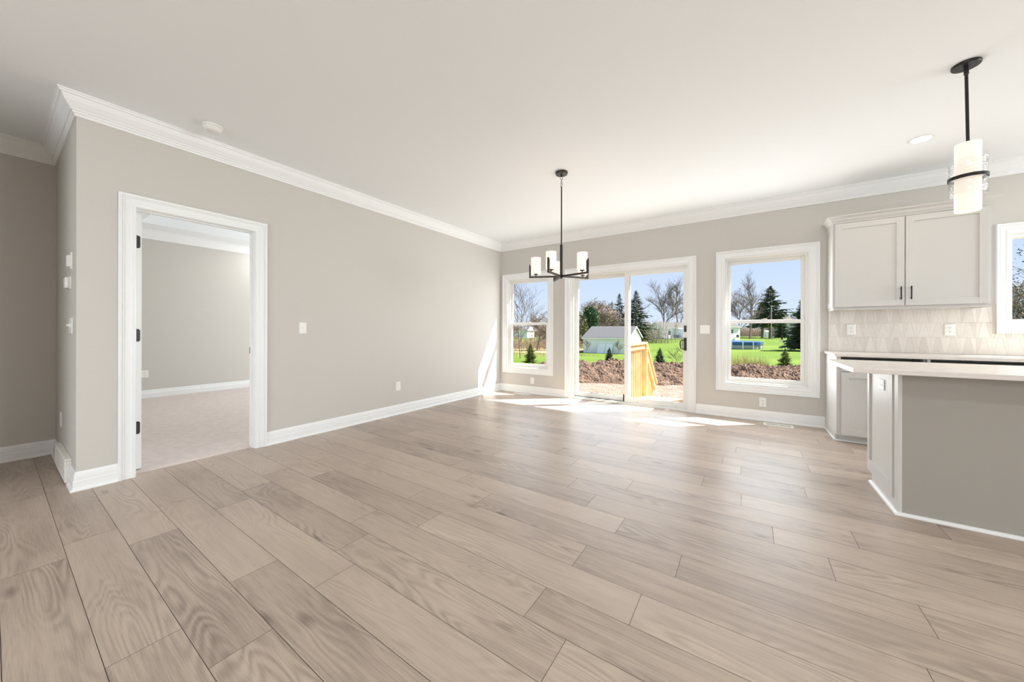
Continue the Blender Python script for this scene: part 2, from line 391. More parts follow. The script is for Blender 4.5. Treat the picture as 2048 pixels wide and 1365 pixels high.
# floor of individual planks 190.9 mm wide, 1.186 m long
def plank_floor():
    rnd = random.Random(7); W_, L_ = 0.1909, 1.186; y_ref = -4.607
    known = {-5.370: 1.105, -5.179: 0.925, -4.988: 2.394, -4.797: 1.972, -4.607: 1.125, -4.416: 3.326, -4.225: 1.958, -4.034: 3.497,
             -3.845: 3.178, -3.655: 3.598, -3.463: 3.263, -3.273: 4.20, -3.081: 3.987, -2.890: 3.163, -2.699: 3.835, -2.508: 3.594, -2.317: 4.203, -2.126: 2.64}
    mb = MB(); uvs = []; cols = []
    k0 = math.floor((YB - y_ref) / W_); k1 = math.ceil((0.0 - y_ref) / W_)
    for k in range(k0, k1):
        y0, y1 = y_ref + k * W_, y_ref + (k + 1) * W_
        j = None
        for kk, vv in known.items():
            if abs(kk - y0) < 0.02: j = vv
        if j is None: j = rnd.uniform(0, L_)
        xl = -1.33 if y0 < -5.0 else -0.06
        x = j - L_ * math.ceil((j - xl) / L_)
        while x < XR:
            a, b = max(x, xl), min(x + L_, XR)
            c, d = max(y0, YB), min(y1, 0.02)
            if b - a > 0.01 and d - c > 0.005:
                g = 0.0009
                mb.cur = 0; mb.quad((a + g, c + g, 0), (b - g, c + g, 0), (b - g, d - g, 0), (a + g, d - g, 0))
                ou, ov, r = rnd.uniform(0, 60), rnd.uniform(0, 60), rnd.random()
                fl = rnd.random() < 0.5
                for (px, py) in ((a, c), (b, c), (b, d), (a, d)):
                    uvs.append((ou + (px - x if not fl else x + L_ - px), ov + (py - y0))); cols.append(r)
            x += L_
    mb.cur = 1
    for q in ((-1.33, XR, YB, -5.0), (-0.06, XR, -5.0, 0.02)):
        mb.quad((q[0], q[2], -0.0015), (q[1], q[2], -0.0015), (q[1], q[3], -0.0015), (q[0], q[3], -0.0015)); uvs.extend([(0, 0)] * 4); cols.extend([0.5] * 4)
        mb.box(q[0], q[1], q[2], q[3], -0.14, -0.003); uvs.extend([(0, 0)] * 24); cols.extend([0.5] * 24)
    o = mb.build('floor', [M['plank'], M['plankgap']])
    me = o.data; lay = me.uv_layers.new(name='UVMap')
    lay.data.foreach_set('uv', [c for q in uvs for c in q])
    at_ = me.attributes.new('rnd', 'FLOAT', 'CORNER'); at_.data.foreach_set('value', cols)
    struct(o)
plank_floor()

# openings on the back wall (y = 0): (x0, z0, x1, z1)
WIN1 = (0.140, 0.430, 1.020, 2.075)
SLID = (1.415, 0.0, 3.200, 2.060)
WIN2 = (3.605, 0.430, 4.478, 2.075)
WINK = (5.925, 1.185, 7.000, 2.060)
mb = MB(); wall_with_holes(mb, (0, 0, 0), (1, 0, 0), (0, 0, 1), (0, -1, 0), (-0.12, XR), (0, H), WT, [WIN1, SLID, WIN2, WINK])
struct(mb.build('wall_back', M['wall']))
BWIN_ADDED = (-3.3, 0.7, -1.1, 2.2)  # out-of-view opening, added to bring light into the bedroom
mb = MB(); wall_with_holes(mb, (0, 0, 0), (1, 0, 0), (0, 0, 1), (0, -1, 0), (XB - 0.15, -0.12), (0, H + 0.4), WT, [BWIN_ADDED])
struct(mb.build('wall_bedroom_back', M['wall']))
# left wall (x = 0), with the bedroom doorway; u = y
DOOR = (-4.786, 0.0, -3.972, 2.070)
mb = MB(); wall_with_holes(mb, (0, 0, 0), (0, 1, 0), (0, 0, 1), (1, 0, 0), (-5.057, 0.0), (0, H), 0.12, [DOOR])
struct(mb.build('wall_left', M['wall']))
mb = MB().box(-1.40, -0.12, -5.057, -4.96, 0, H); struct(mb.build('wall_hall_return', M['wall']))
mb = MB().box(-1.45, -1.33, -6.17, -4.95, 0, H); struct(mb.build('wall_hall_end', M['wall']))
mb = MB().box(-1.33, -0.12, -6.17, -6.05, 0, H); struct(mb.build('wall_hall_side', M['wall']))
mb = MB().box(-0.12, 0.0, YB, -6.05, 0, H); struct(mb.build('wall_left_rear', M['wall']))
# rear and kitchen side with openings added for the fill lights
mb = MB(); wall_with_holes(mb, (0, YB, 0), (1, 0, 0), (0, 0, 1), (0, 1, 0), (-0.12, XR), (0, H), WT, [(1.2, 0.4, 5.6, 2.5)]); struct(mb.build('wall_rear', M['wall']))
mb = MB(); wall_with_holes(mb, (XR, 0, 0), (0, 1, 0), (0, 0, 1), (-1, 0, 0), (YB, 0), (0, H), WT, [(-2.9, 0.4, -0.5, 2.5)]); struct(mb.build('wall_kitchen_side', M['wall']))
# bedroom walls
mb = MB().box(XB - 0.12, XB, -4.95, 0, 0, H + 0.4); struct(mb.build('wall_bedroom_far', M['wall']))
mb = MB().box(XB - 0.12, -1.45, -5.05, -4.95, 0, H + 0.4); struct(mb.build('wall_bedroom_side', M['wall']))
# ceilings
mb = MB().box(-1.45, XR + WT, YB - WT, -4.95, H, H + 0.15).box(-0.12, XR + WT, -4.95, WT, H, H + 0.15); struct(mb.build('ceiling', M['ceiling']))
# bedroom tray ceiling: soffit round a raised centre
mb = MB(); wall_with_holes(mb, (XB, -4.95, H), (1, 0, 0), (0, 1, 0), (0, 0, -1), (0, -XB - 0.12), (0, 4.95), 0.06, [(0.54, 0.82, -XB - 0.62, 4.4)])
mb.box(XB + 0.54, -0.62, -4.13, -0.55, H + 0.22, H + 0.28)
for q in ((XB + 0.50, XB + 0.54, -4.17, -0.51), (-0.66, -0.62, -4.17, -0.51), (XB + 0.54, -0.62, -4.17, -4.13), (XB + 0.54, -0.62, -0.55, -0.51)): mb.box(*q, H + 0.06, H + 0.28)
struct(mb.build('ceiling_bedroom', M['ceiling']))
mb = MB().box(XB, -0.06, -4.95, 0.0, -0.10, 0.012); o = struct(mb.build('floor_bedroom', M['carpet'], bevel=0.008))

# roof with a deep eave over the back wall
mb = MB().box(-5, XR + 0.5, WT, 0.60, 2.66, 2.70).box(-5, XR + 0.5, 0.56, 0.60, 2.66, 2.95).box(-5, XR + 0.5, YB - 0.4, 0.60, 2.95, 3.0).box(-5, XR + 0.5, 0.02, WT, H + 0.15, 2.95)
struct(mb.build('roof', M['trim']))

# crown moulding
CROWN = [(0, -.140), (.010, -.140), (.012, -.126), (.019, -.119), (.022, -.108), (.030, -.106), (.032, -.098), (.044, -.082), (.058, -.060), (.066, -.038), (.070, -.026), (.080, -.022), (.083, -.012), (.089, -.010), (.089, 0), (0, 0)]
mb = MB(); profile_run(mb, [(-1.33, -6.05), (-1.33, -5.057), (0, -5.057), (0, 0), (XR, 0)], CROWN, 1, H)
struct(mb.build('trim_1', M['trim']))
mb = MB(); profile_run(mb, [(XB, -4.95), (XB, 0), (-0.12, 0)], CROWN, 1, H); struct(mb.build('trim_2', M['trim']))
# baseboards with shoe moulding
BASE = [(0, 0), (.028, 0), (.0285, .008), (.024, .015), (.016, .019), (.016, .066), (.012, .071), (.012, .096), (.0095, .100), (.0095, .108), (.006, .124), (.003, .130), (0, .130)]
def base(name, path):
    mb = MB(); profile_run(mb, path, BASE, 1); return struct(mb.build(name, M['trim']))
base('baseboard_hall', [(-1.33, -6.05), (-1.33, -5.057), (-0.86, -5.057)])
base('baseboard_left', [(-0.20, -5.057), (0, -5.057), (0, -4.862)])
base('baseboard_left_far', [(0, -3.902), (0, 0), (1.328, 0)])
base('baseboard_back', [(3.286, 0), (4.612, 0)])
BASE2 = [(0, 0.012), (.016, .012), (.016, .09), (.010, .10), (.006, .135), (0, .142)]
mb = MB(); profile_run(mb, [(XB, -4.95), (XB, 0), (-0.12, 0)], BASE2, 1); struct(mb.build('baseboard_bedroom', M['trim']))

CASE = [(0, 0), (0, .010), (.004, .014), (.022, .016), (.026, .012), (.058, .014), (.062, .020), (.066, .021), (.070, .017), (.074, .023), (.087, .025), (.090, .022), (.090, 0)]
def casing(name, org, U, V, Nn, rect, parent, open_bottom=False, s=1.0):
    mb = MB(); frame_run(mb, org, U, V, Nn, rect, [(a * s, b) for a, b in CASE], open_bottom)
    o = mb.build(name, M['trim'], parent); return o

# ------------------------------------------------------------------ bedroom door
d1 = sempty('door_1')
casing('casing', (0, 0, 0), (0, 1, 0), (0, 0, 1), (1, 0, 0), (-4.772, 0, -3.984, 2.054), d1, True)
casing('casing', (-0.12, 0, 0), (0, 1, 0), (0, 0, 1), (-1, 0, 0), (-4.772, 0, -3.984, 2.054), d1, True)
mb = MB(); mb.box(-.122, .002, DOOR[0], DOOR[0] + .018, 0, 2.052).box(-.122, .002, DOOR[2] - .018, DOOR[2], 0, 2.052).box(-.122, .002, DOOR[0], DOOR[2], 2.052, 2.070)
mb.box(-.080, -.045, DOOR[0] + .018, DOOR[0] + .026, 0, 2.044).box(-.080, -.045, DOOR[2] - .028, DOOR[2] - .018, 0, 2.044).box(-.080, -.045, DOOR[0] + .018, DOOR[2] - .018, 2.044, 2.052)
mb.build('jamb', M['trim'], d1)
leaf = MB().box(-.885, -.124, DOOR[0] + .022, DOOR[0] + .068, .022, 2.040)
for zz in ((.16, .92), (1.06, 1.90)):
    for yy in ((DOOR[0] + .017, DOOR[0] + .022), (DOOR[0] + .068, DOOR[0] + .073)):
        for x0, x1, z0, z1 in ((-.80, -.21, zz[0], zz[0] + .015), (-.80, -.21, zz[1] - .015, zz[1]), (-.80, -.785, zz[0], zz[1]), (-.225, -.21, zz[0], zz[1])): leaf.box(x0, x1, *yy, z0, z1)
lf = leaf.build('door_leaf', M['trim'], d1)
for zc in (.347, 1.077, 1.815):
    hb = MB(); y0, y1 = DOOR[0] + .024, DOOR[0] + .060; r = .014; pr = []
    for (cy_, cz_, a0) in ((y1 - r, zc + .05 - r, 0), (y1 - r, zc - .05 + r, -90)):
        for k in range(6): t = math.radians(a0 + 90 - 18 * k) if a0 == 0 else math.radians(-18 * k); pr.append((cy_ + r * math.cos(t), cz_ + r * math.sin(t)))
    pr = [(y0, zc + .05)] + pr + [(y0, zc - .05)]
    i0 = len(hb.v)
    for (yy, zz) in pr: hb.v.append((-.1225, yy, zz))
    for (yy, zz) in pr: hb.v.append((-.1250, yy, zz))
    k = len(pr); hb.face(range(i0, i0 + k)); hb.face(list(range(i0 + k, i0 + 2 * k))[::-1])
    for j in range(k): hb.face((i0 + j, i0 + (j + 1) % k, i0 + k + (j + 1) % k, i0 + k + j))
    hb.tube([(-.126, DOOR[0] + .022, zc - .05), (-.126, DOOR[0] + .022, zc + .05)], .005)
    hb.build('hinge', M['black'], d1)['label'] = 'black butt hinge'
mb = MB().box(-.118, -.090, DOOR[2] - .0195, DOOR[2] - .017, .895, .955); mb.build('strike_plate', M['black'], d1)['label'] = 'black strike plate'

# ------------------------------------------------------------------ windows on the back wall
BX = ((0, 0, 0), (1, 0, 0), (0, 0, 1), (0, -1, 0))
def rect_frame(mb, r, t, y0, y1):
    x0, z0, x1, z1 = r; tl, tb, tr, tt = t if isinstance(t, tuple) else (t,) * 4
    mb.box(x0, x0 + tl, y0, y1, z0, z1).box(x1 - tr, x1, y0, y1, z0, z1).box(x0 + tl, x1 - tr, y0, y1, z0, z0 + tb).box(x0 + tl, x1 - tr, y0, y1, z1 - tt, z1)
def double_hung(name, R, rail=1.236):
    w_ = sempty(name); x0, z0, x1, z1 = R
    casing('casing', *BX, (x0, z0, x1, z1), w_, s=0.95)
    mb = MB(); rect_frame(mb, R, .016, -.004, .150); mb.build('jamb', M['trim'], w_)
    mb = MB(); rect_frame(mb, (x0 + .016, z0 + .016, x1 - .016, z1 - .016), .026, .045, .150); mb.build('window_frame', M['vinyl'], w_)
    a, b = x0 + .042, x1 - .042
    up = MB(); rect_frame(up, (a, rail - .01, b, z1 - .042), (.034, .040, .034, .040), .100, .130); s1 = up.build('upper_sash', M['vinyl'], w_, bevel=.003)
    MB().box(a + .03, b - .03, .112, .118, rail + .02, z1 - .078).build('glass_pane', M['glass'], s1)
    lo = MB(); rect_frame(lo, (a, z0 + .042, b, rail + .028), (.038, .046, .038, .044), .056, .092); s2 = lo.build('lower_sash', M['vinyl'], w_, bevel=.003)
    MB().box(a + .034, b - .034, .070, .076, z0 + .084, rail - .010).build('glass_pane', M['glass'], s2)
    lk = MB().box((a + b) / 2 - .03, (a + b) / 2 + .03, .058, .082, rail + .028, rail + .038).box((a + b) / 2 - .008, (a + b) / 2 + .03, .050, .064, rail + .036, rail + .044)
    lk.build('sash_lock', M['vinyl'], s2)
    return w_
double_hung('window_1', WIN1)
double_hung('window_2', WIN2)
# kitchen window
w3 = sempty('window_3'); casing('casing', *BX, WINK, w3, s=0.95)
mb = MB(); rect_frame(mb, WINK, .012, -.004, .150); mb.build('jamb', M['trim'], w3)
mb = MB(); rect_frame(mb, (WINK[0] + .004, WINK[1] + .012, WINK[2] - .012, WINK[3] - .012), (.018, .040, .03, .036), .03, .130); fr = mb.build('window_frame', M['vinyl'], w3, bevel=.003)
MB().box(WINK[0] + .014, WINK[2] - .03, .075, .081, WINK[1] + .04, WINK[3] - .04).build('glass_pane', M['glass'], fr)

# unseen bedroom window added to light that room
w4 = sempty('window_added'); mb = MB(); rect_frame(mb, BWIN_ADDED, .05, .05, .14); mb.box(-2.23, -2.17, .05, .14, .75, 2.15); fr = mb.build('window_frame', M['vinyl'], w4)
MB().box(-3.26, -1.14, .09, .096, .74, 2.16).build('glass_pane', M['glass'], fr)

# sliding door
d2 = sempty('door_2'); casing('casing', *BX, SLID, d2, True, s=0.95)
mb = MB(); x0, _, x1, zt = SLID
mb.box(x0, x0 + .022, -.004, .16, 0, zt).box(x1 - .022, x1, -.004, .16, 0, zt).box(x0 + .022, x1 - .022, -.004, .16, zt - .022, zt); mb.build('jamb', M['trim'], d2)
mb = MB(); mb.box(x0 + .022, x0 + .050, .03, .155, .03, zt - .022).box(x1 - .034, x1 - .022, .03, .155, .03, zt - .022).box(x0 + .050, x1 - .034, .03, .155, zt - .05, zt - .022); mb.build('door_frame', M['vinyl'], d2)
mb = MB().box(x0 + .022, x1 - .022, .0, .16, 0, .018).box(x0 + .022, x1 - .022, .035, .045, .018, .032).box(x0 + .022, x1 - .022, .148, .158, .018, .04); mb.build('sill_track', M['vinyl'], d2)
mb = MB().box(x0 + .022, x1 - .022, .048, .146, .018, .022); mb.build('track_channel', M['steel'], d2)
fx = MB(); rect_frame(fx, (x0 + .05, .034, 2.372, zt - .05), (.055, .068, .060, .050), .100, .140); f1 = fx.build('fixed_panel', M['vinyl'], d2, bevel=.003)
MB().box(x0 + .10, 2.32, .116, .124, .10, zt - .098).build('glass_pane', M['glass'], f1)
sl = MB(); rect_frame(sl, (2.302, .034, x1 - .030, zt - .048), (.062, .072, .052, .052), .042, .084); s1 = sl.build('sliding_panel', M['vinyl'], d2, bevel=.003)
MB().box(2.36, x1 - .08, .060, .068, .10, zt - .098).build('glass_pane', M['glass'], s1)
hx = x1 - .056
hd = MB().box(hx - .017, hx + .017, .030, .042, .845, 1.025); ho = hd.build('pull_handle', M['black'], s1, bevel=.004); ho['label'] = 'black handle plate with D grip'
hg = MB().tube([(hx - .004, .032, .990), (hx - .03, .008, .992), (hx - .052, -.006, .980), (hx - .056, -.010, .935), (hx - .052, -.006, .880), (hx - .03, .008, .868), (hx - .004, .032, .870)], .0065, 8)
hg.build('grip', M['black'], ho, smooth=True)
lk = MB().box(hx - .013, hx + .013, .024, .042, 1.105, 1.195).box(hx - .006, hx + .006, .010, .026, 1.125, 1.165); lk.build('thumb_lock', M['black'], s1, bevel=.004)['label'] = 'black thumb lock'
MB().box(2.274, 2.300, .070, .100, .034, .135).build('foot_bolt', M['slot'], d2)
for xx in (2.50, 3.03):
    sm = MB(); sm.tube([(xx, .0415, .052), (xx, .0395, .052)], .005, 10); sm.build('screw', M['screw'], s1)

# ------------------------------------------------------------------ plates, outlets, vents
def plate_frame(org, U, V, Nn):
    return Matrix(((U[0], V[0], Nn[0], org[0]), (U[1], V[1], Nn[1], org[1]), (U[2], V[2], Nn[2], org[2]), (0, 0, 0, 1)))
LEFT = ((0, 1, 0), (0, 0, 1), (1, 0, 0)); BACK = ((1, 0, 0), (0, 0, 1), (0, -1, 0)); HALL = ((1, 0, 0), (0, 0, 1), (0, -1, 0))
def plate_mb(w_, h_):
    mb = MB(); a, b = w_ / 2, h_ / 2; mb.box(-a, a, -b, b, 0, .003); i = len(mb.v); c = .004
    mb.v += [(-a, -b, .003), (a, -b, .003), (a, b, .003), (-a, b, .003), (-a + c, -b + c, .006), (a - c, -b + c, .006), (a - c, b - c, .006), (-a + c, b - c, .006)]
    for q in ((0, 1, 5, 4), (1, 2, 6, 5), (2, 3, 7, 6), (3, 0, 4, 7), (4, 5, 6, 7)): mb.face([i + k for k in q])
    return mb
def outlet(org, basis, label, cat='outlet', group=None, rot=False, wd=.072):
    o = empty('wall_outlet'); o.matrix_world = plate_frame(org, *basis) @ (Matrix.Rotation(PI / 2, 4, 'Z') if rot else Matrix.Identity(4))
    plate_mb(wd, .117).build('cover_plate', M['plate'], o)
    for s in (-1, 1):
        rc = MB(); pts = []
        for k in range(20):
            t = 2 * PI * k / 20; pts.append((max(-.0155, min(.0155, .0175 * math.cos(t))), s * .0195 + .0145 * math.sin(t)))
        i = len(rc.v); rc.v += [(p[0], p[1], .0055) for p in pts] + [(p[0], p[1], .0075) for p in pts]
        rc.face(range(i + 20, i + 40))
        for k in range(20): rc.face((i + k, i + (k + 1) % 20, i + 20 + (k + 1) % 20, i + 20 + k))
        r_ = rc.build('receptacle', M['plate'], o)
        sl = MB().box(-.0075, -.0055, s * .0195 + .000, s * .0195 + .008, .0072, .0079).box(.0055, .0075, s * .0195 - .001, s * .0195 + .008, .0072, .0079)
        sl.tube([(0, s * .0195 - .0065, .0072), (0, s * .0195 - .0065, .0079)], .003, 8); sl.build('slots', M['slot'], r_)
    MB().tube([(0, 0, .0058), (0, 0, .0068)], .003, 8).build('screw', M['plate'], o)
    tag(o, label, cat, group); return o
def switch(org, basis, label, gangs=1, group=None):
    o = empty('light_switch'); o.matrix_world = plate_frame(org, *basis)
    plate_mb(.072 + .046 * (gangs - 1), .117).build('cover_plate', M['plate'], o)
    for g in range(gangs):
        cx = (g - (gangs - 1) / 2) * .046
        MB().box(cx - .008, cx + .008, -.016, .016, .0055, .0072).build('bezel', M['plate'], o)
        t = MB().box(cx - .005, cx + .005, -.004, .011, .006, .019); t.build('toggle', M['plate'], o, bevel=.002)
        [MB().tube([(cx, q, .0058), (cx, q, .0066)], .0028, 8).build('screw', M['plate'], o) for q in (.030, -.030)]
    tag(o, label, 'light switch', group); return o
switch((0, -3.557, 1.142), LEFT, 'white single toggle light switch on the left wall beside the bedroom doorway')
outlet((0, -2.344, .375), LEFT, 'white duplex outlet low on the left wall between doorway and windows')
outlet((XB, -3.99, .405), LEFT, 'white outlet on the far wall of the carpeted bedroom', wd=.085)
switch((3.388, 0, 1.140), BACK, 'white double toggle switch on the back wall between sliding door and window', 2)
outlet((4.025, 0, .232), BACK, 'white duplex outlet on the back wall below the window left of the cabinets')
o = empty('blank_plate'); o.matrix_world = plate_frame((.696, 0, .229), *BACK); plate_mb(.072, .117).build('cover_plate', M['plate'], o)
MB().box(-.014, .014, -.030, .030, .0055, .0072).build('insert', M['plate'], o)
[MB().tube([(0, q, .0058), (0, q, .0066)], .0028, 8).build('screw', M['plate'], o) for q in (.042, -.042)]
tag(o, 'plain white wall plate under the corner window left of sliding door', 'wall plate')
outlet((4.826, -.010, 1.138), BACK, 'white duplex outlet in the tile backsplash nearer the left end of the counter')
outlet((5.549, -.010, 1.138), BACK, 'white duplex outlet in the tile backsplash nearer the kitchen window')
# recess wall beside the corner
o = empty('wall_control'); o.matrix_world = plate_frame((-.255, -5.057, 1.625), *HALL); plate_mb(.085, .125).build('cover_plate', M['plate'], o); MB().box(-.030, .030, -.044, .038, .005, .024).build('control_box', M['plate'], o, bevel=.003)
tag(o, 'white wall control highest of the devices in the shaded recess by the corner', 'wall control')
o = empty('thermostat'); o.matrix_world = plate_frame((-.330, -5.057, 1.468), *HALL); MB().box(-.058, .058, -.045, .045, 0, .008).build('back_plate', M['plate'], o); MB().box(-.052, .052, -.040, .040, .008, .028).build('body', M['plate'], o, bevel=.006)
tag(o, 'white thermostat box in the shaded recess between a wall control and switches', 'thermostat')
switch((-.262, -5.057, 1.150), HALL, 'white triple toggle switch at waist height in the shaded recess', 3)
o = empty('blank_plate'); o.matrix_world = plate_frame((-.90, -5.057, .37), *HALL); plate_mb(.075, .120).build('cover_plate', M['plate'], o); MB().tube([(0, 0, .0058), (0, 0, .0068)], .003, 8).build('screw', M['plate'], o)
tag(o, 'white wall plate low in the shaded recess above the baseboard vent', 'wall plate')
# baseboard register in the recess
v = empty('baseboard_vent', (-.53, -5.057, 0))
mb = MB(); mb.box(-.325, .325, -.034, -.0, .165, .185).box(-.325, .325, -.034, 0, .012, .030).box(-.325, -.300, -.034, 0, .03, .165).box(.300, .325, -.034, 0, .03, .165); mb.build('vent_frame', M['ventgrey'], v, bevel=.004)
MB().box(-.30, .30, -.012, 0, .03, .165).build('vent_back', M['dark'], v)
g = MB()
for k in range(25): xx = -.30 + .6 * k / 24; g.box(xx - .005, xx + .005, -.030, -.012, .03, .165)
for k in range(7): zz = .03 + .135 * k / 6; g.box(-.30, .30, -.028, -.014, zz - .003, zz + .003)
g.build('grille', M['ventgrey'], v)
tag(v, 'white wall register set into the baseboard of the shaded recess', 'vent')
# floor registers
def floor_vent(cx, cy, w_, d_, label, fins):
    v = empty('floor_vent', (cx, cy, 0)); a, b = w_ / 2, d_ / 2
    mb = MB(); mb.box(-a, a, -b, -b + .028, 0, .005).box(-a, a, b - .028, b, 0, .005).box(-a, -a + .022, -b + .028, b - .028, 0, .005).box(a - .022, a, -b + .028, b - .028, 0, .005).box(-.006, .006, -b + .028, b - .028, 0, .005); mb.build('vent_frame', M['ventgrey'], v, bevel=.002)
    MB().box(-a + .022, a - .022, -b + .028, b - .028, 0.0002, .0012).build('vent_back', M['dark'], v)
    g = MB()
    for k in range(fins): xx = -a + .026 + (w_ - .052) * k / (fins - 1); g.box(xx - .0028, xx + .0028, -b + .028, b - .028, .001, .0046)
    g.build('louvres', M['ventgrey'], v); tag(v, label, 'vent')
floor_vent(4.172, -.160, .285, .135, 'white floor register in front of the window next to the kitchen', 22)
floor_vent(.555, -.135, .30, .12, 'pale floor register in the sunlit corner under the left window', 22)
# smoke alarm
s_ = empty('smoke_detector', (.343, -4.405, H))
MB().lathe([(.062, 0), (.066, -.003), (.066, -.013), (.063, -.016)], 36).build('base_ring', M['plate'], s_, smooth=True)
MB().lathe([(.061, -.017), (.061, -.020), (.057, -.024), (.050, -.043), (.044, -.047), (.002, -.048)], 36).build('alarm_body', M['plate'], s_, smooth=True)
MB().lathe([(.020, -.0475), (.020, -.050), (.002, -.0505)], 20, (.012, -.022, 0)).build('test_button', M['ventgrey'], s_, smooth=True)
tag(s_, 'round white smoke detector on the ceiling above the left doorway', 'smoke detector')
# recessed downlight(s)
def downlight(x, y, label):
    o = empty('ceiling_light', (x, y, H))
    MB().lathe([(.078, 0), (.078, -.004), (.060, -.006), (.058, -.001)], 40).build('trim_ring', M['plate'], o, smooth=True)
    MB().lathe([(.0575, -.0005), (.0575, -.003), (.001, -.0035)], 40).build('diffuser', M['canlight'], o)
    tag(o, label, 'ceiling light')
downlight(5.076, -1.012, 'round recessed downlight glowing in the kitchen ceiling beside the pendant')
# unseen cans added as fill beyond the view; the last gives the bedroom glow
for (lx, ly, lp) in ((2.6, -8.4, 24), (5.2, -8.4, 24), (2.6, -9.7, 20), (5.2, -9.7, 20), (7.0, -4.4, 14), (6.9, -1.05, 2), (8.3, -1.05, 4), (9.6, -4.4, 14), (-3.80, -2.30, 3.5)):
    l = bpy.data.lights.new('unseen_can', 'AREA'); l.shape = 'DISK'; l.size = 0.12; l.energy = lp; l.color = (0.965, 0.985, 1.0)
    lo_ = bpy.data.objects.new('unseen_can', l); C.objects.link(lo_); lo_.location = (lx, ly, H - 0.008)
    MB().lathe([(.078, 0), (.078, -.004), (.060, -.006), (.058, -.001)], 40, (lx, ly, H)).build('trim_2', M['plate'])['kind'] = 'structure'

# ------------------------------------------------------------------ chandelier
ch = empty('chandelier', (2.285, -2.121, H))
MB().lathe([(.062, 0), (.062, -.018), (.058, -.024), (.006, -.026)], 36).lathe([(.009, -.026), (.009, -.040), (.004, -.044)], 16).build('canopy', M['bronze'], ch, smooth=True)
cn = MB()
def link(mb, z, rx, rz, ang, r=.0022, n=16):
    pts = [(rx * math.cos(2 * PI * k / n) * math.cos(ang), rx * math.cos(2 * PI * k / n) * math.sin(ang), z + rz * math.sin(2 * PI * k / n)) for k in range(n + 1)]
    mb.tube(pts, r, 6, False)
link(cn, -.058, .013, .015, .6); link(cn, -.083, .006, .014, 2.2); link(cn, -.106, .006, .014, .6); link(cn, -.131, .013, .015, -.4)
cn.build('chain', M['bronze'], ch, smooth=True)
MB().tube([(0, 0, -.146), (0, 0, -.745)], .0065, 12).build('rod', M['bronze'], ch, smooth=True)
st = MB().box(-.011, .011, -.011, .011, -1.07, -.742); st.build('stem', M['bronze'], ch, bevel=.0015)
hub = MB().box(-.022, .022, -.022, .022, -1.072, -1.052).lathe([(.006, -1.072), (.009, -1.082), (.004, -1.092)], 12); hub.build('hub', M['bronze'], ch)
fw_ang = math.atan2(_fw.y, _fw.x)
for k in range(5):
    ang = fw_ang - math.radians(-6 + 72 * k); ca, sa = math.cos(ang), math.sin(ang)
    R = Matrix(((ca, -sa, 0, 0), (sa, ca, 0, 0), (0, 0, 1, 0), (0, 0, 0, 1)))
    arm = MB().box(.012, .332, -.009, .009, -1.075, -1.057).box(.316, .332, -.009, .009, -1.057, -.952)
    i = len(arm.v); arm.v += [(.316, -.009, -.952), (.332, -.009, -.952), (.332, .009, -.952), (.316, .009, -.952), (.332, -.009, -.930), (.332, .009, -.930)]
    for q in ((0, 1, 4), (3, 5, 2), (0, 4, 5, 3), (1, 2, 5, 4)): arm.face([i + j for j in q])
    ao = arm.xform(R).build('arm', M['bronze'], ch)
    MB().lathe([(.005, -1.058), (.005, -1.046), (.022, -1.042), (.024, -1.036), (.004, -1.035)], 20, (.262, 0, 0)).xform(R).build('shade_holder', M['bronze'], ao, smooth=True)
    sh = MB().lathe([(.012, -1.036), (.046, -1.036), (.051, -1.031), (.051, -.868), (.050, -.866), (.0475, -.868), (.0475, -1.028), (.012, -1.033)], 32, (.262, 0, 0)).xform(R)
    so_ = sh.build('lamp_shade', M['lampglass'], ch, smooth=True); so_['label'] = 'frosted white glass cylinder shade'
    MB().lathe([(.004, -1.02), (.012, -1.0), (.020, -.965), (.016, -.935), (.003, -.925)], 16, (.262, 0, 0)).xform(R).build('bulb', M['bulb'], so_, smooth=True)
tag(ch, 'dark bronze five-arm chandelier with frosted glass shades hanging by the sliding door', 'chandelier')

# ------------------------------------------------------------------ pendant
pn = empty('pendant_lamp', (4.966, -2.083, H))
MB().lathe([(.060, 0), (.060, -.012), (.057, -.016), (.004, -.017)], 40).build('canopy', M['black'], pn, smooth=True)
ox = Vector((.0095, .0065, 0))
MB().tube([(0, 0, -.016), tuple(ox * .12 + Vector((0, 0, -.062)))], .0105, 16).tube([tuple(ox * .05 + Vector((0, 0, -.034))), tuple(ox * .06 + Vector((0, 0, -.038)))], .013, 16).build('swivel', M['black'], pn, smooth=True)
MB().tube([tuple(ox * .12 + Vector((0, 0, -.066))), tuple(ox + Vector((0, 0, -.482)))], .0075, 14).build('rod', M['black'], pn, smooth=True)
cxp = (ox.x, ox.y, 0)
sh = MB().lathe([(.006, -.482), (.050, -.482), (.0525, -.485), (.0525, -.888), (.050, -.893), (.0475, -.888), (.0475, -.49), (.006, -.487)], 44, cxp).build('lamp_shade', M['lampglass'], pn, smooth=True)
sh['label'] = 'frosted white glass inner cylinder'
MB().lathe([(.004, -.59), (.012, -.61), (.026, -.67), (.028, -.70), (.018, -.735), (.003, -.745)], 20, cxp).build('bulb', M['bulb'], sh, smooth=True)
rg = MB(); prof = []
NB, NZ = 60, 14
rnd = random.Random(3)
for side, rr in ((0, .0745), (1, .0705)):
    for iz in range(NZ + 1):
        for k in range(NB):
            t = 2 * PI * k / NB; z = -.582 - .210 * iz / NZ
            q = noise.noise(Vector((math.cos(t) * 6, math.sin(t) * 6, z * 40))) * .0022
            rg.v.append((cxp[0] + (rr + q) * math.cos(t), cxp[1] + (rr + q) * math.sin(t), z))
    b0 = side * (NZ + 1) * NB
    for iz in range(NZ):
        for k in range(NB): rg.face((b0 + iz * NB + k, b0 + iz * NB + (k + 1) % NB, b0 + (iz + 1) * NB + (k + 1) % NB, b0 + (iz + 1) * NB + k))
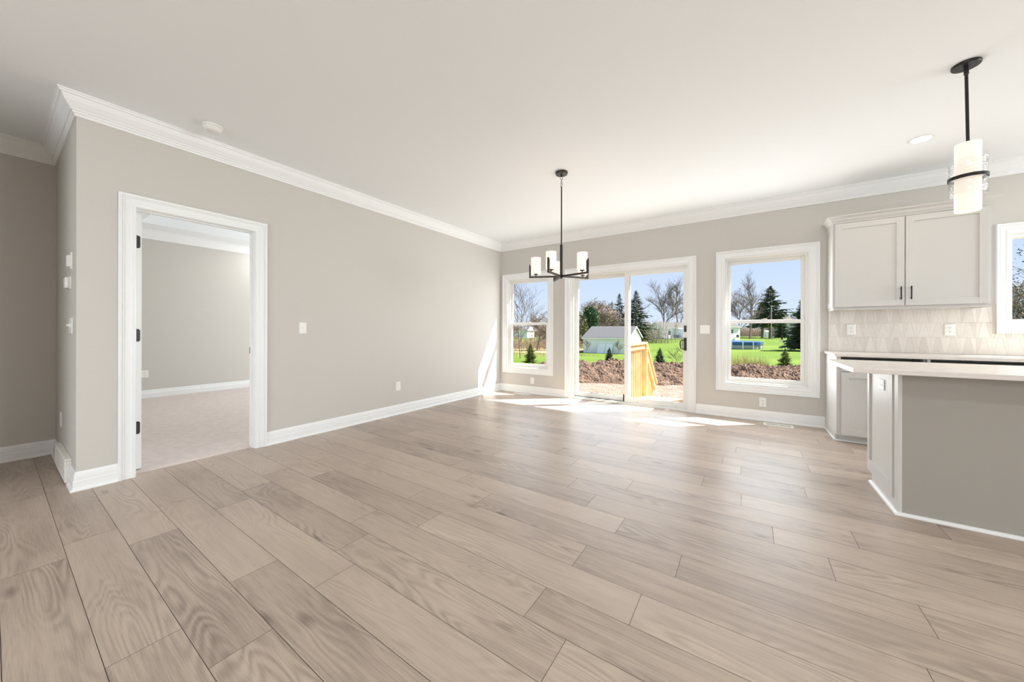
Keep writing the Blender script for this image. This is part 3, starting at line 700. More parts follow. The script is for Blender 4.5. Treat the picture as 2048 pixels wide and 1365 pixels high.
for row in (0, NZ):
    a = row * NB; b = (NZ + 1) * NB + row * NB
    for k in range(NB): rg.face((a + k, a + (k + 1) % NB, b + (k + 1) % NB, b + k))
rg.build('glass_sleeve', M['ripple'], pn, smooth=True)['label'] = 'clear rippled glass sleeve'
bd = MB(); prof = [(.0765, -.681), (.0795, -.681), (.0795, -.701), (.0765, -.701)]
n0 = len(bd.v)
for k in range(48):
    t = 2 * PI * k / 48
    for r_, z_ in prof: bd.v.append((cxp[0] + r_ * math.cos(t), cxp[1] + r_ * math.sin(t), z_))
for k in range(48):
    for j in range(4): bd.face((n0 + k * 4 + j, n0 + k * 4 + (j + 1) % 4, n0 + ((k + 1) % 48) * 4 + (j + 1) % 4, n0 + ((k + 1) % 48) * 4 + j))
for k in range(1):
    t = fw_ang + math.radians(82)
    bd.tube([(cxp[0] + .050 * math.cos(t), cxp[1] + .050 * math.sin(t), -.691), (cxp[0] + .086 * math.cos(t), cxp[1] + .086 * math.sin(t), -.691)], .0035, 8)
bd.build('band', M['black'], pn)['label'] = 'dark metal band'
tag(pn, 'dark pendant lamp with white glass cylinder hanging over the kitchen island', 'pendant lamp')

# ------------------------------------------------------------------ kitchen
def shaker_door(x0, x1, z0, z1, yf, parent, rail=.056, name='door', th=.020):
    mb = MB(); r = rail
    mb.box(x0, x0 + r, yf, yf + th, z0, z1).box(x1 - r, x1, yf, yf + th, z0, z1).box(x0 + r, x1 - r, yf, yf + th, z0, z0 + r).box(x0 + r, x1 - r, yf, yf + th, z1 - r, z1)
    mb.box(x0 + r - .002, x1 - r + .002, yf + .008, yf + th - .003, z0 + r - .002, z1 - r + .002)
    return mb.build(name, M['cabinet'], parent, bevel=.0012)
def bar_pull(x, z0, z1, yf, parent):
    mb = MB().tube([(x, yf - .026, z0), (x, yf - .026, z1)], .0052, 10)
    for z in (z0 + .018, z1 - .018): mb.tube([(x, yf - .026, z), (x, yf, z)], .0042, 8)
    o = mb.build('pull', M['black'], parent, smooth=True); o['label'] = 'black bar pull'
# upper cabinet
uc = empty('wall_cabinet', (0, 0, 0)); X0, X1, ZB, ZT, YD = 4.632, 5.702, 1.376, 2.285, -.312
mb = MB().box(X0, X1, YD + .018, -.001, ZB, ZT); mb.box(X0, X0 + .03, YD, YD + .018, ZB, ZT).box(X1 - .03, X1, YD, YD + .018, ZB, ZT).box(X0 + .03, X1 - .03, YD, YD + .018, ZT - .04, ZT).box(X0 + .03, X1 - .03, YD, YD + .018, ZB, ZB + .03).box(5.145, 5.175, YD, YD + .018, ZB + .03, ZT - .04)
mb.build('cabinet_box', M['cabinet'], uc)
sp = MB(); px = X0 - .006
sp.box(px, X0, YD, YD + .045, ZB, ZT).box(px, X0, -.05, -.001, ZB, ZT).box(px, X0, YD + .045, -.05, ZB, ZB + .055).box(px, X0, YD + .045, -.05, ZT - .055, ZT); sp.build('side_panel', M['cabinet'], uc)
da = shaker_door(4.645, 5.155, 1.378, 2.262, YD - .0205, uc); bar_pull(5.128, 1.435, 1.567, YD - .0205, da)
db = shaker_door(5.163, 5.682, 1.378, 2.262, YD - .0205, uc); bar_pull(5.197, 1.435, 1.567, YD - .0205, db)
CC = [(0, 0), (.006, 0), (.008, .012), (.022, .030), (.030, .048), (.046, .060), (.056, .066), (.056, .074), (0, .074)]
mb = MB(); profile_run(mb, [(X1, -.001), (X1, YD), (X0, YD), (X0, -.001)], CC, -1, ZT - .014); mb.box(X0, X1, YD, -.001, ZT - .004, ZT + .006); mb.build('crown', M['cabinet'], uc)
LR = [(0, 0), (.010, 0), (.013, -.006), (.010, -.014), (.014, -.020), (.012, -.030), (0, -.030)]
mb = MB(); profile_run(mb, [(X1, -.001), (X1, YD), (X0, YD), (X0, -.001)], [(o - .012, z) for o, z in LR], -1, ZB); mb.build('light_rail', M['cabinet'], uc)
tag(uc, 'off-white two-door wall cabinet above the tiled backsplash with black bar pulls', 'cabinet')
# backsplash tiles: every trapezoid and wedge its own piece
tb = MB(); cols = []; rnd = random.Random(21); TW, TH = .0982, .1495; tz0 = .8945; tx = 4.638; g = .0008
tb.cur = 1; tb.box(tx, 5.845, -.006, -.0005, tz0, 1.376).box(5.845, 7.85, -.006, -.0005, tz0, 1.099); cols += [.5] * 48; tb.cur = 0
row = 0; z = tz0 + .016 - .0
def piece(pts):
    c = Vector((sum(p[0] for p in pts) / len(pts), sum(p[1] for p in pts) / len(pts))); q = []
    for p in pts:
        d = Vector(p) - c; q.append(c + d * (1 - g / max(d.length, .02) * 1.6))
    i = len(tb.v); k = len(q)
    tb.v += [(p.x, -.0095, p.y) for p in q] + [(p.x, -.005, p.y) for p in q]
    tb.face(range(i, i + k)); r = rnd.random() * .28 if rnd.random() < .9 else -.05
    cc = k
    for j in range(k): tb.face((i + j, i + k + j, i + k + (j + 1) % k, i + (j + 1) % k)); cc += 4
    cols.extend([r] * cc)
rows = [(tz0, tz0 + .1635), (tz0 + .1635, tz0 + .3130), (tz0 + .3130, 1.376)]
for (za, zb) in rows:
    x = tx
    while x < 7.8:
        xa, xb = x, x + TW; frac = min(1, (zb - za) / TH); t0, t1 = .09, .385
        bl, br = xa + TW * t0, xb - TW * t0; tl, tr_ = xa + TW * t1 * frac + TW * t0 * (1 - frac), xb - TW * t1 * frac - TW * t0 * (1 - frac)
        hid = 5.84 < xb and xa < 7.1 and zb > 1.10
        if not hid or za < 1.10:
            zz = min(zb, 1.099) if hid else zb; f2 = (zz - za) / (zb - za)
            tl2, tr2 = bl + (tl - bl) * f2, br + (tr_ - br) * f2
            piece([(xa, za), (bl, za), (tl2, zz), (xa, zz)]); piece([(bl, za), (br, za), (tr2, zz), (tl2, zz)]); piece([(br, za), (xb, za), (xb, zz), (tr2, zz)])
        x += TW
bo = tb.build('backsplash', [M['tile'], M['grout']]); at_ = bo.data.attributes.new('rnd', 'FLOAT', 'CORNER'); at_.data.foreach_set('value', cols)
tag(bo, 'pale marble backsplash of narrow trapezoid tiles between counter and wall cabinet', 'backsplash', kind='structure')
# base cabinets
def base_cabinet(x0, x1, label, end=False):
    bc = empty('base_cabinet'); yf = -.588; top = .836
    mb = MB().box(x0, x1, yf + .018, -.002, .070, top).box(x0 + (.0 if not end else .002), x1, -.535, -.02, 0.0, .070)
    mb.box(x0, x0 + .022, yf, yf + .018, .066, top).box(x1 - .02, x1, yf, yf + .018, .066, top).box(x0 + .022, x1 - .02, yf, yf + .018, top - .03, top).box(x0 + .022, x1 - .02, yf, yf + .018, .066, .09).box(x0 + .022, x1 - .02, yf, yf + .018, .705, .730)
    mb.build('cabinet_box', M['cabinet'], bc)
    MB().box(x0 + .02, x1 - .02, -.30, -.002, top, .8645).box(x0, x0 + .02, yf, -.002, top, .8645).box(x1 - .012, x1, yf + .05, -.002, top, .8645).build('top_rail', M['cabinet'], bc)
    MB().box(x0 + .020, x1 - .012, yf - .020, yf, .722, .834).build('drawer', M['cabinet'], bc, bevel=.0015)
    mid = (x0 + x1) / 2
    a = shaker_door(x0 + .020, mid - .004, .080, .708, yf - .0205, bc); b = shaker_door(mid + .004, x1 - .012, .080, .708, yf - .0205, bc)
    if end:
        # toe notch is cut by stopping the panel short near the floor
        p = MB().box(x0 - .014, x0, -.590, -.002, .070, .866).box(x0 - .014, x0, -.540, -.002, 0, .070)
        p.box(x0 - .017, x0 - .014, -.032, -.002, .10, .866).box(x0 - .017, x0 - .014, -.540, -.002, .0, .098)
        p.build('end_panel', M['cabinet'], bc, bevel=.001)
        s = MB().tube([(x0 - .018, -.55, .008), (x0 - .018, -.03, .008)], .009, 8).tube([(x0 - .018, -.545, .008), (x1, -.545, .008)], .009, 8); s.build('shoe_moulding', M['trim'], bc, smooth=True)
    tag(bc, label, 'cabinet'); return bc
base_cabinet(4.630, 5.235, 'off-white base cabinet with exposed end panel at the left end of the counter', True)
base_cabinet(5.235, 6.10, 'off-white base cabinet along the back wall mostly hidden behind the island')
ct = MB().box(4.598, 7.9, -.632, -.0105, .866, .8945); tag(ct.build('countertop', M['quartz'], bevel=.003), 'long white quartz worktop along the tiled back wall', 'countertop')

# island
isl = empty('kitchen_island'); IX, IYB, IYF = 4.636, -2.290, -1.640
mb = MB().box(IX + .014, 7.2, IYB + .012, IYF, .066, .866).box(IX + .014, 7.2, IYB + .012, -1.735, 0, .066); mb.build('cabinet_box', M['cabinet'], isl)
ep = MB(); xo, xi = IX - .004, IX + .014
ep.box(xi - .006, xi, -2.180, -1.625, .066, .866)                                   # recessed flat panel
ep.box(xo, xi, -1.672, -1.625, .066, .866).box(xo, xi, -2.180, -2.120, .066, .866).box(xo, xi, -2.120, -1.672, .066, .150).box(xo, xi, -2.120, -1.672, .806, .866)
ep.box(xo + .003, xi, -2.225, -1.735, 0.0, .066)
ep.build('end_panel', M['cabinet'], isl, bevel=.001)
MB().box(IX + .008, IX + .014, -2.225, -2.180, .066, .866).build('filler_strip', M['cabinet'], isl)
MB().box(IX - .004, IX + .014, IYB, -2.225, 0, .866).build('corner_post', M['cabinet'], isl, bevel=.001)
MB().box(IX + .014, 7.2, IYB + .004, IYB + .012, 0, .866).build('back_panel', M['island_back'], isl)['label'] = 'greige painted back panel'
sm = MB(); profile_run(sm, [(IX - .001, -1.738), (IX - .001, IYB + .001), (7.2, IYB + .001)], [(0, 0), (.020, 0), (.0205, .007), (.017, .014), (.010, .018), (0, .019)], 1); sm.build('shoe_moulding', M['trim'], isl)
tag(isl, 'kitchen island with white end panel and greige back under a quartz top', 'kitchen island')
it = MB().box(4.405, 7.4, -2.440, -1.595, .866, .8945); tag(it.build('island_countertop', M['quartz'], bevel=.003), 'white quartz top overhanging the kitchen island', 'countertop')
outlet((4.6435, -1.930, .752), ((0, -1, 0), (0, 0, 1), (-1, 0, 0)), 'white outlet mounted sideways high on the island end panel', rot=True)

# ------------------------------------------------------------------ outdoors: ground
def lawn_z(x, y):
    t = max(0.0, min(1.0, (y - 9.0) / 26.0)); t = t * t * (3 - 2 * t)
    return -.42 - 1.10 * t + noise.noise(Vector((x * .06, y * .06, 0))) * .05 * min(1, max(0, y - 9) / 10)
def grid(name, xs, ys, zf, material):
    mb = MB(); nx, ny = len(xs), len(ys)
    for y in ys:
        for x in xs: mb.v.append((x, y, zf(x, y)))
    for j in range(ny - 1):
        for i in range(nx - 1): a = j * nx + i; mb.face((a, a + 1, a + nx + 1, a + nx))
    return mb.build(name, material, smooth=True)
lin = lambda a, b, n_: [a + (b - a) * i / (n_ - 1) for i in range(n_)]
RIDGE = [(-9, 3.0), (-5.5, 5.3), (-3.6, 6.6), (-1.2, 8.2), (.8, 9.0), (2.8, 9.8), (5.2, 10.9), (8, 12.2), (12, 14.0)]
def ridge_y(x):
    for (a, b), (c, d) in zip(RIDGE, RIDGE[1:]):
        if a <= x <= c: return b + (d - b) * (x - a) / (c - a)
    return RIDGE[0][1] if x < RIDGE[0][0] else RIDGE[-1][1]
struct(grid('lawn', lin(-140, 90, 93), lin(2.0, 260, 104), lambda x, y: lawn_z(x, y) - (3.0 if y < ridge_y(x) - .2 else 0), M['lawn']))
struct(grid('dirt_pad', lin(-14, 16, 46), lin(.18, 14, 46), lambda x, y: -.74 + noise.noise(Vector((x * .8, y * .8, 3))) * .04 - (2 if y > ridge_y(x) + .6 else 0), M['sand']))
def mound():
    mb = MB(); NU, NV = 680, 104; rows = []
    xs = lin(-8.9, 11.5, NU)
    for i, x in enumerate(xs):
        yr = ridge_y(x)
        hh = .66 + .14 * noise.noise(Vector((x * .55, 1.7, 0))) + .05 * noise.noise(Vector((x * 2.1, 4.2, 0)))
        if x < -2.2: hh -= .20 * min(1, (-2.2 - x) / 1.2)
        for j in range(NV):
            v = -1 + 2 * j / (NV - 1); d = v * (1.75 if v < 0 else 1.2)
            s = max(0, 1 - abs(v) ** 1.7); y = yr + d * .93; xx = x - d * .37
            p = Vector((xx, y, 0))
            nz = noise.fractal(p * 2.6, .8, 2.2, 6) * .13 + abs(noise.noise(p * 8.5)) * .08 + abs(noise.noise(p * 19)) * .045 + noise.noise(p * 41) * .018
            mb.v.append((xx, y, -.80 + hh * s + nz * (s ** .4)))
    for i in range(NU - 1):
        for j in range(NV - 1): a = i * NV + j; mb.face((a, a + NV, a + NV + 1, a + 1))
    return mb.build('dirt_mound', M['mound'])
tag(mound(), 'long heap of brown excavated soil between the house and the lawn', 'dirt pile')
# dry field strip on the far left
struct(grid('dry_field', lin(-60, -13.0, 32), lin(18, 44, 18), lambda x, y: lawn_z(x, y) + .02 + .12 * max(0, noise.noise(Vector((x * .5, y * .5, 9)))), M['field']))

# deck landing with rails and stair
dk = empty('deck', (0, 0, 0)); DZ = -.065; DX0, DX1, DY = 2.26, 3.46, 1.35
for k in range(9):
    yy = .19 + k * .129; b_ = MB().box(DX0 - .02, DX1 + .02, yy, yy + .124, DZ - .032, DZ); b_.build('deck_board', M['deckboard'], dk)
MB().box(DX0, DX0 + .04, .18, DY, DZ - .22, DZ - .032).box(DX1 - .04, DX1, .18, DY, DZ - .22, DZ - .032).box(DX0, DX1, DY - .04, DY, DZ - .22, DZ - .032).box(DX0, DX0 + .09, 1.20, 1.29, -.95, DZ - .2).box(DX1 - .09, DX1, 1.20, 1.29, -.95, DZ - .2).build('deck_frame', M['lumber'], dk)
for k in range(3):
    z = DZ - .19 * (k + 1); y0 = DY + .24 * k; MB().box(DX0, DX1, y0 + .01, y0 + .26, z - .035, z).build('step', M['deckboard'], dk)
def side_rail(x, name):
    s = 1 if x > 2.7 else -1
    MB().box(x - .045, x + .045, .17, 1.37, .882, .918).build('rail_cap', M['lumber'], dk); MB().box(x - .019, x + .019, .17, 1.275, .795, .882).build('rail', M['lumber'], dk); MB().box(x - .019, x + .019, .17, 1.27, DZ - .17, DZ - .034).build('skirt_board', M['lumber'], dk)
    # stair rail: a sloping 2x6 with a lower rail
    rl = MB(); y0, z0, y1, z1 = 1.33, .918, 2.22, .06
    d = Vector((0, y1 - y0, z1 - z0)).normalized(); u = Vector((0, -d.z, d.y)) if d.y > 0 else Vector((0, d.z, -d.y))
    def slab(a, b, th, hw):
        a, b = Vector(a), Vector(b); i = len(rl.v)
        for p in (a, b):
            for dx, du in ((-hw, 0), (hw, 0), (hw, -th), (-hw, -th)): q = p + Vector((dx, 0, 0)) + u * du; rl.v.append(tuple(q))
        for q in ((0, 1, 2, 3), (7, 6, 5, 4), (0, 4, 5, 1), (1, 5, 6, 2), (2, 6, 7, 3), (3, 7, 4, 0)): rl.face([i + k for k in q])
    slab((x, y0, z0), (x, y1, z1), .038, .045); slab((x, y0 + .02, z0 - .05), (x, y1, z1 - .05), .115, .0195); slab((x, y0 + .06, DZ - .04), (x, y1 - .02, -.82), .20, .019)
    rl.build('stair_rail', M['lumber'], dk)
    MB().box(x - .045, x + .045, 1.275, 1.345, DZ - .2, .882).build('post', M['lumber'], dk)
    for k in range(9):
        yy = .24 + k * .112
        MB().box(x + s * .038 - .019, x + s * .038 + .019, yy - .019, yy + .019, DZ - .13, .83).build('baluster', M['lumber'], dk)
    for k in range(7):
        yy = 1.42 + k * .110; zt_ = .918 - (yy - 1.33) * .964 - .07; zb_ = DZ - .10 - (yy - 1.39) * .85
        MB().box(x + s * .038 - .019, x + s * .038 + .019, yy - .019, yy + .019, zb_, zt_).build('baluster', M['lumber'], dk)
side_rail(DX0 + .045, 'left'); side_rail(DX1 - .045, 'right')
tag(dk, 'new yellow pine deck landing with baluster rails and steps outside the sliding door', 'deck')

# ------------------------------------------------------------------ outdoors: buildings
def gable_house(name, corner, ang, Lx, Wy, z0, hw, hr, label, wallm, roofm, over=.25, windows=(), door=None, hip=0.0, cat='house'):
    """corner: world point; local x runs along the eave for Lx, local y runs back for Wy"""
    o = empty(name, (corner[0], corner[1], z0), ang)
    mb = MB(); i = 0
    mb.v += [(0, 0, 0), (Lx, 0, 0), (Lx, Wy, 0), (0, Wy, 0), (0, 0, hw), (Lx, 0, hw), (Lx, Wy, hw), (0, Wy, hw), (0, Wy / 2, hw + hr), (Lx, Wy / 2, hw + hr)]
    for q in ((0, 1, 5, 4), (1, 2, 6, 9, 5), (2, 3, 7, 6), (3, 0, 4, 8, 7)): mb.face(q)
    mb.build('wall', wallm, o)
    rf = MB(); t = .08; a = over; s = hr / (Wy / 2)
    for (ya, yb, za, zb) in ((-a, Wy / 2, hw - a * s, hw + hr), (Wy + a, Wy / 2, hw - a * s, hw + hr)):
        i = len(rf.v)
        rf.v += [(-a, ya, za), (Lx + a, ya, za), (Lx + a - hip, yb, zb), (-a + hip, yb, zb), (-a, ya, za + t), (Lx + a, ya, za + t), (Lx + a - hip, yb, zb + t), (-a + hip, yb, zb + t)]
        for q in ((0, 1, 2, 3), (4, 5, 6, 7), (0, 1, 5, 4), (1, 2, 6, 5), (2, 3, 7, 6), (3, 0, 4, 7)): rf.face([i + k for k in q])
    rf.build('roof', roofm, o)
    fb = MB().box(-a, Lx + a, -a - .02, -a, hw - a * s - .10, hw - a * s + .05)
    for xx in (-a, Lx + a):
        for (ya, yb) in ((-a, Wy / 2), (Wy + a, Wy / 2)):
            i = len(fb.v); fb.v += [(xx - .02, ya, hw - a * s - .1), (xx - .02, yb, hw + hr - .1), (xx - .02, yb, hw + hr + .06), (xx - .02, ya, hw - a * s + .06), (xx + .02, ya, hw - a * s - .1), (xx + .02, yb, hw + hr - .1), (xx + .02, yb, hw + hr + .06), (xx + .02, ya, hw - a * s + .06)]
            for q in ((0, 1, 2, 3), (4, 5, 6, 7), (0, 1, 5, 4), (3, 2, 6, 7)): fb.face([i + k for k in q])
    fb.build('fascia', M['housewhite'], o)
    for (xa, xb, za, zb) in windows:
        f = MB(); f.box(xa - .08, xb + .08, -.06, 0, zb, zb + .08).box(xa - .08, xb + .08, -.06, 0, za - .08, za).box(xa - .08, xa, -.06, 0, za, zb).box(xb, xb + .08, -.06, 0, za, zb).box(xa, xb, -.05, 0, (za + zb) / 2 - .03, (za + zb) / 2 + .03)
        fo = f.build('window', M['housewhite'], o); MB().box(xa, xb, -.03, -.01, za, zb).build('pane', M['winglass'], fo)
    tag(o, label, cat); return o
# shed: eave side and right-hand gable both face the house
LX = 5.27
sh = gable_house('shed', (-12.54, 34.54), math.atan2(.30, 5.26), LX, 7.5, -1.62, 1.93, 1.32, 'white siding shed with grey shingle roof and leaning doors beyond the dirt heap', M['siding'], M['shingle'], .16)
ld = MB()
for k, (xa, xb) in enumerate(((1.85, 2.72), (2.76, 3.58))):
    for (x0, x1, z0, z1) in ((xa, xb, .02, 1.28),):
        i = len(ld.v); ld.v += [(x0 - .12 + .12 * 0, -.45, z0), (x1 - .12, -.45, z0), (x1, -.06, z1), (x0, -.06, z1), (x0 - .12, -.41, z0), (x1 - .12, -.41, z0), (x1, -.02, z1), (x0, -.02, z1)]
        for q in ((0, 1, 2, 3), (7, 6, 5, 4), (0, 4, 5, 1), (1, 5, 6, 2), (2, 6, 7, 3), (3, 7, 4, 0)): ld.face([i + k2 for k2 in q])
    for (pa, pb) in (((xa, 1.0), (xb, .0)), ((xa, 1.0), (xb, 1.0)), ((xa, .0), (xb, .0))):
        P_ = lambda x, t: Vector((x - .12 * (1 - t), -.47 + .40 * t, .04 + 1.22 * t))
        ld.tube([P_(*pa), P_(*pb)], .025, 4)
so_ = ld.build('barn_doors', M['housewhite'], sh); so_['label'] = 'pair of white braced doors'
sd = MB()
for k in range(13): sd.box(0, LX, -.012, 0, .10 + k * .14, .115 + k * .14)
sd.build('lap_siding', M['siding'], sh)
# houses on the far side of the lawn
hA = gable_house('house', (-18.88, 115.5), math.atan2(10.1, 9.7), 15, 7, -1.55, 3.75, 1.75, 'white house with low grey roof far across the lawn, seen right of the deck rail', M['housewhite'], M['shingle_b'], .35, windows=((2.1, 3.0, 1.4, 2.6),))
bx = MB().box(5.6, 9.5, -2.6, 0, 0, 3.4); bx.build('porch_wing', M['housewhite'], hA)
MB().box(-1.5, 6.0, -3.0, 0, .1, .45).build('patio', M['pole'], hA)
MB().box(3.7, 4.9, -1.3, -.5, .45, 1.4).build('planter_box', M['winglass'], hA)
gable_house('house', (-32.5, 149.5), math.atan2(2.4, 3.5), 4.3, 6, -1.5, 3.3, 1.5, 'small grey roofed house farthest away between bare trees above the deck rail', M['poolgrey'], M['shingle_b'], .3)
g2 = gable_house('house', (-27.9, 152.6), math.atan2(2.4, 3.5) - .9, 2.6, 3.0, -1.5, 3.1, 1.5, 'narrow white gable-fronted house at the far lawn edge beside the grey one', M['housewhite'], M['shingle_b'], .2)
hB = gable_house('house', (-3.6, 107.8), math.atan2(7.2, 5.32), 9.4, 7, -1.55, 4.0, 1.6, 'white house behind the blue pool with a small dark window', M['housewhite'], M['shingle_b'], .35, windows=((5.7, 6.75, 2.0, 3.1),))
MB().tube([(7.9, -.5, .8), (7.9, -.5, 1.6)], .36, 10).build('barrel', M['winglass'], hB)
hC = gable_house('house', (17.7, 208.9), math.atan2(3.2, 4.7), 8.2, 10, -1.4, 7.2, 3.1, 'brownish roofed house with dark chimney half hidden by evergreens', M['poolgrey'], M['shingle_b'], .4, hip=2.4)
MB().box(-1.4, .3, 3.2, 4.8, 6.5, 11.6).build('chimney', M['brick'], hC)
gable_house('shed', (10.4, 179.9), math.atan2(3, 4), 2.4, 2.0, -1.5, 2.3, .5, 'tiny white shed behind the tall spruce trunk', M['siding'], M['housewhite'], .1)
hL = gable_house('house', (-53.4, 88.6), math.radians(72), 3.0, 6.5, -1.2, 2.4, .6, 'white gabled house glimpsed through branches from the corner window', M['housewhite'], M['shingle_b'], .2)
gb = MB(); gb.v += [(0, -.02, 2.2), (3.0, -.02, 2.2), (1.5, -.02, 3.9), (0, 1.5, 2.2), (3.0, 1.5, 2.2), (1.5, 1.5, 3.9)]
for q in ((0, 1, 2), (3, 5, 4), (0, 2, 5, 3), (1, 4, 5, 2)): gb.face(q)
gb.build('front_gable', M['housewhite'], hL)
# pool
pl = empty('pool', (2.6, 58.4, -1.52))
MB().lathe([(3.05, .05), (3.05, .62), (3.0, .62), (3.0, .05)], 40).build('wall', M['poolgrey'], pl)
MB().lathe([(3.08, .58), (3.12, .62), (3.12, 1.05), (3.0, 1.10), (2.9, 1.05)], 40).build('rim', M['pool'], pl)
MB().lathe([(2.98, .95), (2.98, 1.0), (.01, 1.0)], 40).build('water', M['poolwater'], pl)
for k in range(14):
    t = 2 * PI * k / 14; MB().box(3.10 * math.cos(t) - .07, 3.10 * math.cos(t) + .07, 3.10 * math.sin(t) - .07, 3.10 * math.sin(t) + .07, 0, 1.08).build('upright', M['housewhite'], pl)
tag(pl, 'round blue above-ground swimming pool in front of the white house', 'pool')
up = empty('utility_pole', (10.4, 141.3, -1.5)); MB().tube([(0, 0, 0), (0, 0, 11.2)], .12, 8).build('shaft', M['pole'], up); MB().tube([(0, 0, 11.2), (0, 0, 11.35)], .17, 8).build('cap', M['pole'], up); MB().tube([(0, 0, 8.4), (-4.6, -1.0, 3.0)], .05, 5).build('guy_wire', M['pole'], up)
tag(up, 'pale wooden utility pole beside the tall spruce', 'utility pole')

# ------------------------------------------------------------------ outdoors: plants
def bare_tree(seed, h, spread, tw=.012, levels=4, wob=.13, r0=None, lift=.55, kids=(4, 6), first=.25):
    rnd = random.Random(seed); mb = MB(); r0 = r0 or h * .018
    def grow(p, d, length, r, lev):
        n_ = 4 if lev < 2 else 3; pts = [p]; rad = [r]; q = p.copy(); dd = d.copy()
        for k in range(n_):
            dd = (dd + Vector((rnd.gauss(0, wob), rnd.gauss(0, wob), rnd.gauss(.03, .08))) * (1 if lev else .6)).normalized(); q = q + dd * (length / n_); pts.append(q.copy()); rad.append(max(tw, r * (1 - .62 * (k + 1) / n_)))
        mb.tube(pts, rad, 5 if lev == 0 else 3, False)
        if lev >= levels: return
        c = rnd.randint(*kids) + (2 if lev == 0 else 0)
        for k in range(c):
            t = first + (1 - first) * (k + rnd.random()) / c if lev == 0 else .2 + .8 * (k + rnd.random()) / c
            i = min(int(t * n_), n_ - 1); f = t * n_ - i; pp = pts[i].lerp(pts[i + 1], min(1, f))
            az = rnd.uniform(0, 2 * PI) if lev else 2 * PI * k / c + rnd.uniform(-.5, .5)
            side = Vector((math.cos(az), math.sin(az), rnd.uniform(.0, .35)))
            nd = (dd * lift + side * spread).normalized(); nd.z = max(nd.z, -.05)
            grow(pp, nd, length * rnd.uniform(.48, .72) * (1 - .25 * t if lev == 0 else 1), max(tw, r * .5), lev + 1)
    grow(Vector((0, 0, 0)), Vector((rnd.gauss(0, .03), rnd.gauss(0, .03), 1)).normalized(), h * (.62 if levels > 2 else .8), r0, 0)
    return mb
def buds(mb, rnd, n_, rx, rz, zc, size):
    for _ in range(n_):
        while True:
            p = Vector((rnd.uniform(-1, 1), rnd.uniform(-1, 1), rnd.uniform(-1, 1)))
            if p.length < 1 and p.length > .25: break
        c = Vector((p.x * rx, p.y * rx, zc + p.z * rz)); a = Vector((rnd.gauss(0, 1), rnd.gauss(0, 1), rnd.gauss(0, 1))).normalized() * size; b = Vector((rnd.gauss(0, 1), rnd.gauss(0, 1), rnd.gauss(0, 1))).normalized() * size
        mb.tri(c, c + a, c + b)
def conifer_mb(seed, h, r, z0=.0, whorls=26, nb=8, dens=7, droop=.25, ragged=.35, w=.09, power=.85):
    rnd = random.Random(seed); mb = MB(); N = whorls * nb
    for i in range(N):
        t = 1 - (1 - (i + rnd.random()) / N) ** 1.25; z = z0 + (h - z0) * t; L_ = r * (1 - t) ** power * (1 + .16 * math.sin(t * 23 + seed)) + h * .008
        az = i * 2.399 + rnd.gauss(0, .3); l = L_ * rnd.uniform(1 - ragged, 1 + ragged * .35); dx, dy = math.cos(az), math.sin(az)
        tip = droop - .35 * t
        p0 = Vector((0, 0, z)); p1 = Vector((dx * l, dy * l, z - l * tip + l * .14 * rnd.random())); sd = Vector((-dy, dx, 0)); ww = max(l * w, h * .004)
        mid = p0.lerp(p1, .55) + Vector((0, 0, l * .06))
        mb.quad(p0, mid + sd * ww, p1, mid - sd * ww)
        for j in range(dens):
            f = .15 + .85 * (j + rnd.random()) / dens; q = p0.lerp(p1, f); s_ = l * .34 * (1.1 - f * .7) + h * .012
            for sgn in (-1, 1):
                e1 = q + sd * sgn * s_ * rnd.uniform(.5, 1.1) + Vector((dx, dy, 0)) * s_ * .55 + Vector((0, 0, s_ * rnd.uniform(-.55, .12)))
                mb.tri(q - Vector((dx, dy, 0)) * s_ * .2, q + Vector((dx, dy, .5)) * s_ * .25, e1)
    mb.tri((-.03 * r, 0, h * .94), (.03 * r, 0, h * .94), (0, 0, h * 1.02))
    return mb
def plant(name, loc, label, cat, parts, group=None, rz=0):
    o = empty(name, loc, rz)
    for nm, mb, mt in parts: mb.build(nm, mt, o)
    return tag(o, label, cat, group)
def trunk(h, r, z0=0): return MB().tube([(0, 0, z0), (0, 0, h * .5), (0, 0, h)], [r, r * .65, r * .15], 8)
LZ = -1.50
# tall spruces
plant('spruce_tree', (10.82, 156.06, LZ), 'tall dark spruce standing alone at centre of the right-hand window', 'tree', [('foliage', conifer_mb(1, 19.3, 7.6, 4.2, 17, 9, 9, .10, .55, .07, .78), M['spruce']), ('trunk', trunk(18.5, .62), M['bark'])])
plant('spruce_tree', (8.71, 168.7, LZ), 'lower spruce just left of the tall one with a bare lower trunk', 'tree', [('foliage', conifer_mb(2, 14.5, 5.4, 4.4, 20, 10, 9, .12, .4, .12, .8), M['spruce']), ('trunk', trunk(14, .5), M['bark'])])
plant('spruce_tree', (-14.6, 66.57, LZ), 'big spruce showing right of the sliding door centre stile', 'tree', [('foliage', conifer_mb(3, 10.6, 3.7, 1.2, 20, 8, 8, .2, .5, .08, .8), M['spruce']), ('trunk', trunk(10, .3), M['bark'])])
plant('spruce_tree', (-21.87, 79.76, LZ), 'pointed dark spruce rising behind the right end of the shed', 'tree', [('foliage', conifer_mb(4, 11.6, 3.2, 1.0, 20, 8, 8, .2, .5, .08, .8), M['spruce']), ('trunk', trunk(11, .3), M['bark'])])
plant('spruce_tree', (-28.2, 93.6, LZ), 'small green spruce tip left of the pointed dark spruce', 'tree', [('foliage', conifer_mb(5, 10.9, 2.6, 2.0, 18, 7, 6, .2, .3, .1, .8), M['cedar']), ('trunk', trunk(10, .3), M['bark'])])
